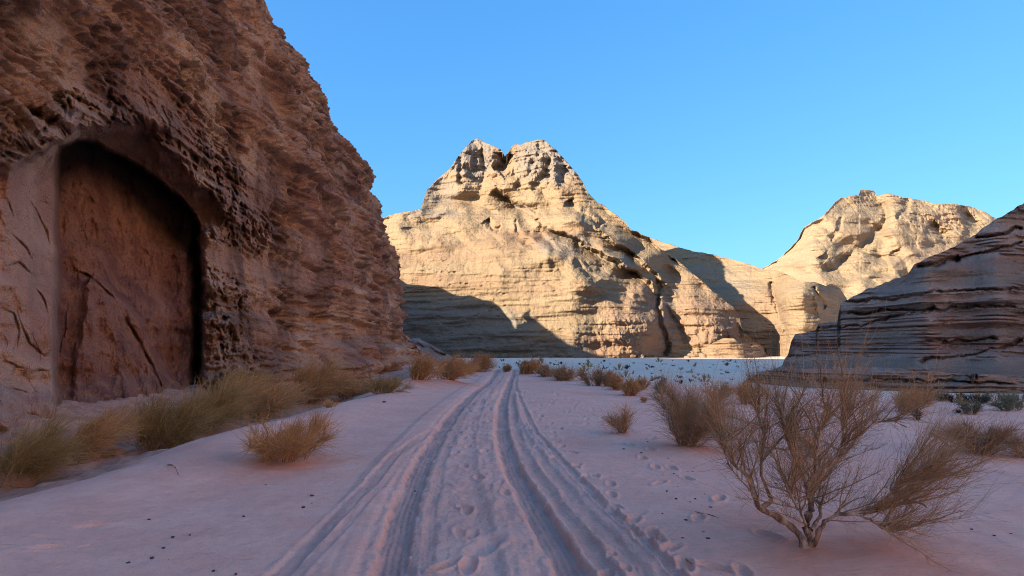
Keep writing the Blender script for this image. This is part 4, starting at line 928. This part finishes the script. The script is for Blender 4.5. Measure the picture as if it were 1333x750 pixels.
def stone_mesh(seed, flat=.7, sub=3, amp=.28, box=.0):
    import bmesh
    bm = bmesh.new(); bmesh.ops.create_icosphere(bm, subdivisions=sub, radius=.5); co = np.array([v.co[:] for v in bm.verts])
    s = np.sign(co) * np.abs(co * 2) ** (1 - box) / 2; s *= (1 + amp * fbm(co[:, 0] * 2 + seed, co[:, 1] * 2, co[:, 2] * 2, 4))[:, None]
    s[:, 2] = np.round(s[:, 2] * 7 + .3 * fbm(co[:, 0] * 3, co[:, 1] * 3, seed, 2)) / 7 * .5 + s[:, 2] * .5
    s[:, 2] *= flat
    for v, c in zip(bm.verts, s): v.co = c
    me = bpy.data.meshes.new('stone'); bm.to_mesh(me); bm.free()
    for a in ('smooth', 'inner', 'varnish_shade'): add_attr(me, a, np.full(len(me.vertices), .55 if a == 'smooth' else 0))
    return me
def build_stones():
    q = np.random.RandomState(5)
    # boulders at the foot of the cliff: (px, py, size px)
    ms = [stone_mesh(i * 3.7, .6 + .3 * (i % 2), 4, .30, .35) for i in range(4)]
    for m in ms: m.materials.append(M_cliff)
    lab = [(12, 556, 52, 'broad pinkish boulder at the left edge against the foot of the cliff'), (48, 540, 36, 'squarish boulder below the smooth wall left of the arch'), (78, 552, 30, 'rounded boulder between the first two brooms'),
           (24, 590, 26, 'low boulder half buried behind the nearest broom'), (112, 538, 22, 'small boulder at the left foot of the arch'), (60, 575, 18, 'small flat boulder on the rubble slope'),
           (150, 540, 16, 'small boulder under the leaning slab in the arch'), (5, 520, 40, 'tall boulder leaning on the cliff at the left edge'), (245, 520, 16, 'little boulder at the right foot of the arch'), (92, 520, 26, 'boulder tucked under the left side of the arch')]
    for i, (px, py, s, l) in enumerate(lab):
        az, el = ray(px, py); y = 11.2 - .2 * (py - 540) / 10 + .35 * (px / 30.0); x = az * y
        x = max(x, -12.0); z = gz(x, y)
        k = s * y / F_PX * 1.35
        o = link('boulder', ms[i % 4]); o.location = (x, y, z + k * .2); o.scale = (k * 1.2, k, k * .9); o.rotation_euler = (q.normal() * .15, q.normal() * .15, q.rand() * 6)
        tag(o, l, 'boulder')
    fm = [stone_mesh(i * 9.1 + 11, .75, 3, .34, .35) for i in range(3)]
    for m in fm: m.materials.append(M_pale); add_attr(m, 'tone', np.full(len(m.vertices), .5)); add_attr(m, 'grey', np.full(len(m.vertices), .3))
    for i in range(34):
        px = 590 + 400 * (i + q.rand()) / 34; az, el = ray(px, 466); PXm, PYm, xm, ym, zm = RELIEF['mountain0']
        yb = float(ym[2, np.argmin(np.abs(PXm[2] - px))]) - 1.5 - 5 * q.rand() ** 2; k = 1.0 + 3.4 * q.rand() ** 3; x = float(az * yb)
        o = link('boulder', fm[i % 3]); o.location = (x, yb, gz(x, yb) + k * .2); o.scale = (k * 1.3, k, k * .9); o.rotation_euler = (0, 0, q.rand() * 6)
        tag(o, 'fallen boulder lying along the foot of the central mountain', 'boulder', 'boulders along the foot of the central mountain')
    pm = [stone_mesh(i * 5.1 + 40, .7, 2, .3, .2) for i in range(3)]
    n = NT('dark_stone'); dk = n.done(n.mix(n.noise(40, 3), (.05, .04, .04), (.14, .10, .09)))
    for m in pm: m.materials.clear(); m.materials.append(dk)
    pts = [(395, 661, 3), (406, 646, 3), (194, 677, 2.5), (225, 700, 3), (213, 714, 3), (198, 727, 3), (167, 733, 2.5), (317, 673, 2.5), (247, 697, 2), (500, 524, 3), (346, 632, 2), (889, 702, 3.5), (922, 703, 4.5), (916, 694, 3), (962, 714, 3.5), (893, 678, 3), (899, 681, 2.5),
           (1110, 744, 3), (868, 640, 2), (880, 650, 2.5), (905, 650, 2), (925, 661, 2.5), (940, 672, 2), (950, 679, 2), (998, 745, 2.5), (1010, 630, 2), (835, 590, 2), (850, 580, 2), (812, 585, 2), (843, 576, 2), (1240, 735, 3), (1226, 712, 3), (1265, 690, 2.5), (278, 744, 3), (307, 748, 2.5),
           (335, 604, 2), (290, 609, 2), (540, 640, 2), (1200, 726, 2.5), (1180, 742, 2.5)]
    for i in range(26): c = [(905, 650), (960, 690), (880, 610), (1000, 640), (930, 715)][i % 5]; pts.append((c[0] + 26 * q.normal(), c[1] + 16 * q.normal(), .8 + 1.6 * q.rand() ** 2))
    for i in range(2): c = [(400, 655), (210, 715), (450, 640), (320, 690)][i % 4]; pts.append((c[0] + 30 * q.normal(), min(747, c[1] + 18 * q.normal()), .8 + 1.2 * q.rand() ** 2))
    for i in range(14): c = [(1215, 722), (1270, 700), (1150, 735)][i % 3]; pts.append((c[0] + 32 * q.normal(), min(748, c[1] + 16 * q.normal()), .9 + 1.8 * q.rand() ** 2))
    for i, (px, py, s) in enumerate(pts):
        x, y, z = place(px, py); k = s * y / F_PX * 1.3
        o = link('pebble', pm[i % 3]); o.location = (x, y, z + k * .2); o.scale = (k * (1 + q.rand() * .6), k, k * .8); o.rotation_euler = (0, 0, q.rand() * 6)
        side = 'left' if px < 560 else 'right'
        tag(o, 'small dark pebble lying on the open sand %s of the tyre tracks' % side, 'pebble', 'pebbles on the sand %s of the tracks' % side)
    # dry fallen twigs on the sand
    def stick(pts, r, label):
        P = []
        for px, py, dz in pts: x, y, z = place(px, py); P.append((x, y, z + .012 + dz))
        p = catmull(P, 12); v, f, ii = tubes(p[None], np.linspace(r, r * .4, 12)[None], 5); m = mesh_np('fallen_twig', v, f); add_attr(m, 'hue', ii * 0 + .5)
        tag(link('fallen_twig', m, M_bark), label, 'twig')
    stick([(219, 606, 0), (226, 612, .04), (232, 618, .0)], .012, 'bent white bleached stick on the dirt below the second broom')
    stick([(905, 668, 0), (925, 672, 0), (945, 680, 0)], .006, 'long thin fallen twig on the sand left of the large shrub')
    stick([(1132, 690, 0), (1146, 700, .01), (1160, 705, 0)], .006, 'thin fallen twig under the right branches of the large shrub')
    stick([(1226, 712, 0), (1236, 716, 0)], .006, 'short dark twig on the sand near the lower right corner')
    stick([(893, 730, 0), (901, 738, .01)], .008, 'short twig on the sand beside the footprints, lower right of the tracks')

plan_bushes()
_bx, _by, _ = place(1060, 716)
MOUNDS.append((_bx + .2, _by + .1, 1.1, .05, .75)); MOUNDS.append((_bx + .8, _by - .2, .8, .03, .6))
build_ground(); print('ground')
build_cliff(); print('cliff')
build_massifs(); print('massifs')
build_shadow_mesa()
build_bounce_wall()
build_bushes(); print('bushes')
build_big_shrub()
build_valley_shrubs()
build_stones()
print('tris', sum(len(o.data.polygons) * 2 for o in bpy.data.objects if o.type == 'MESH'))
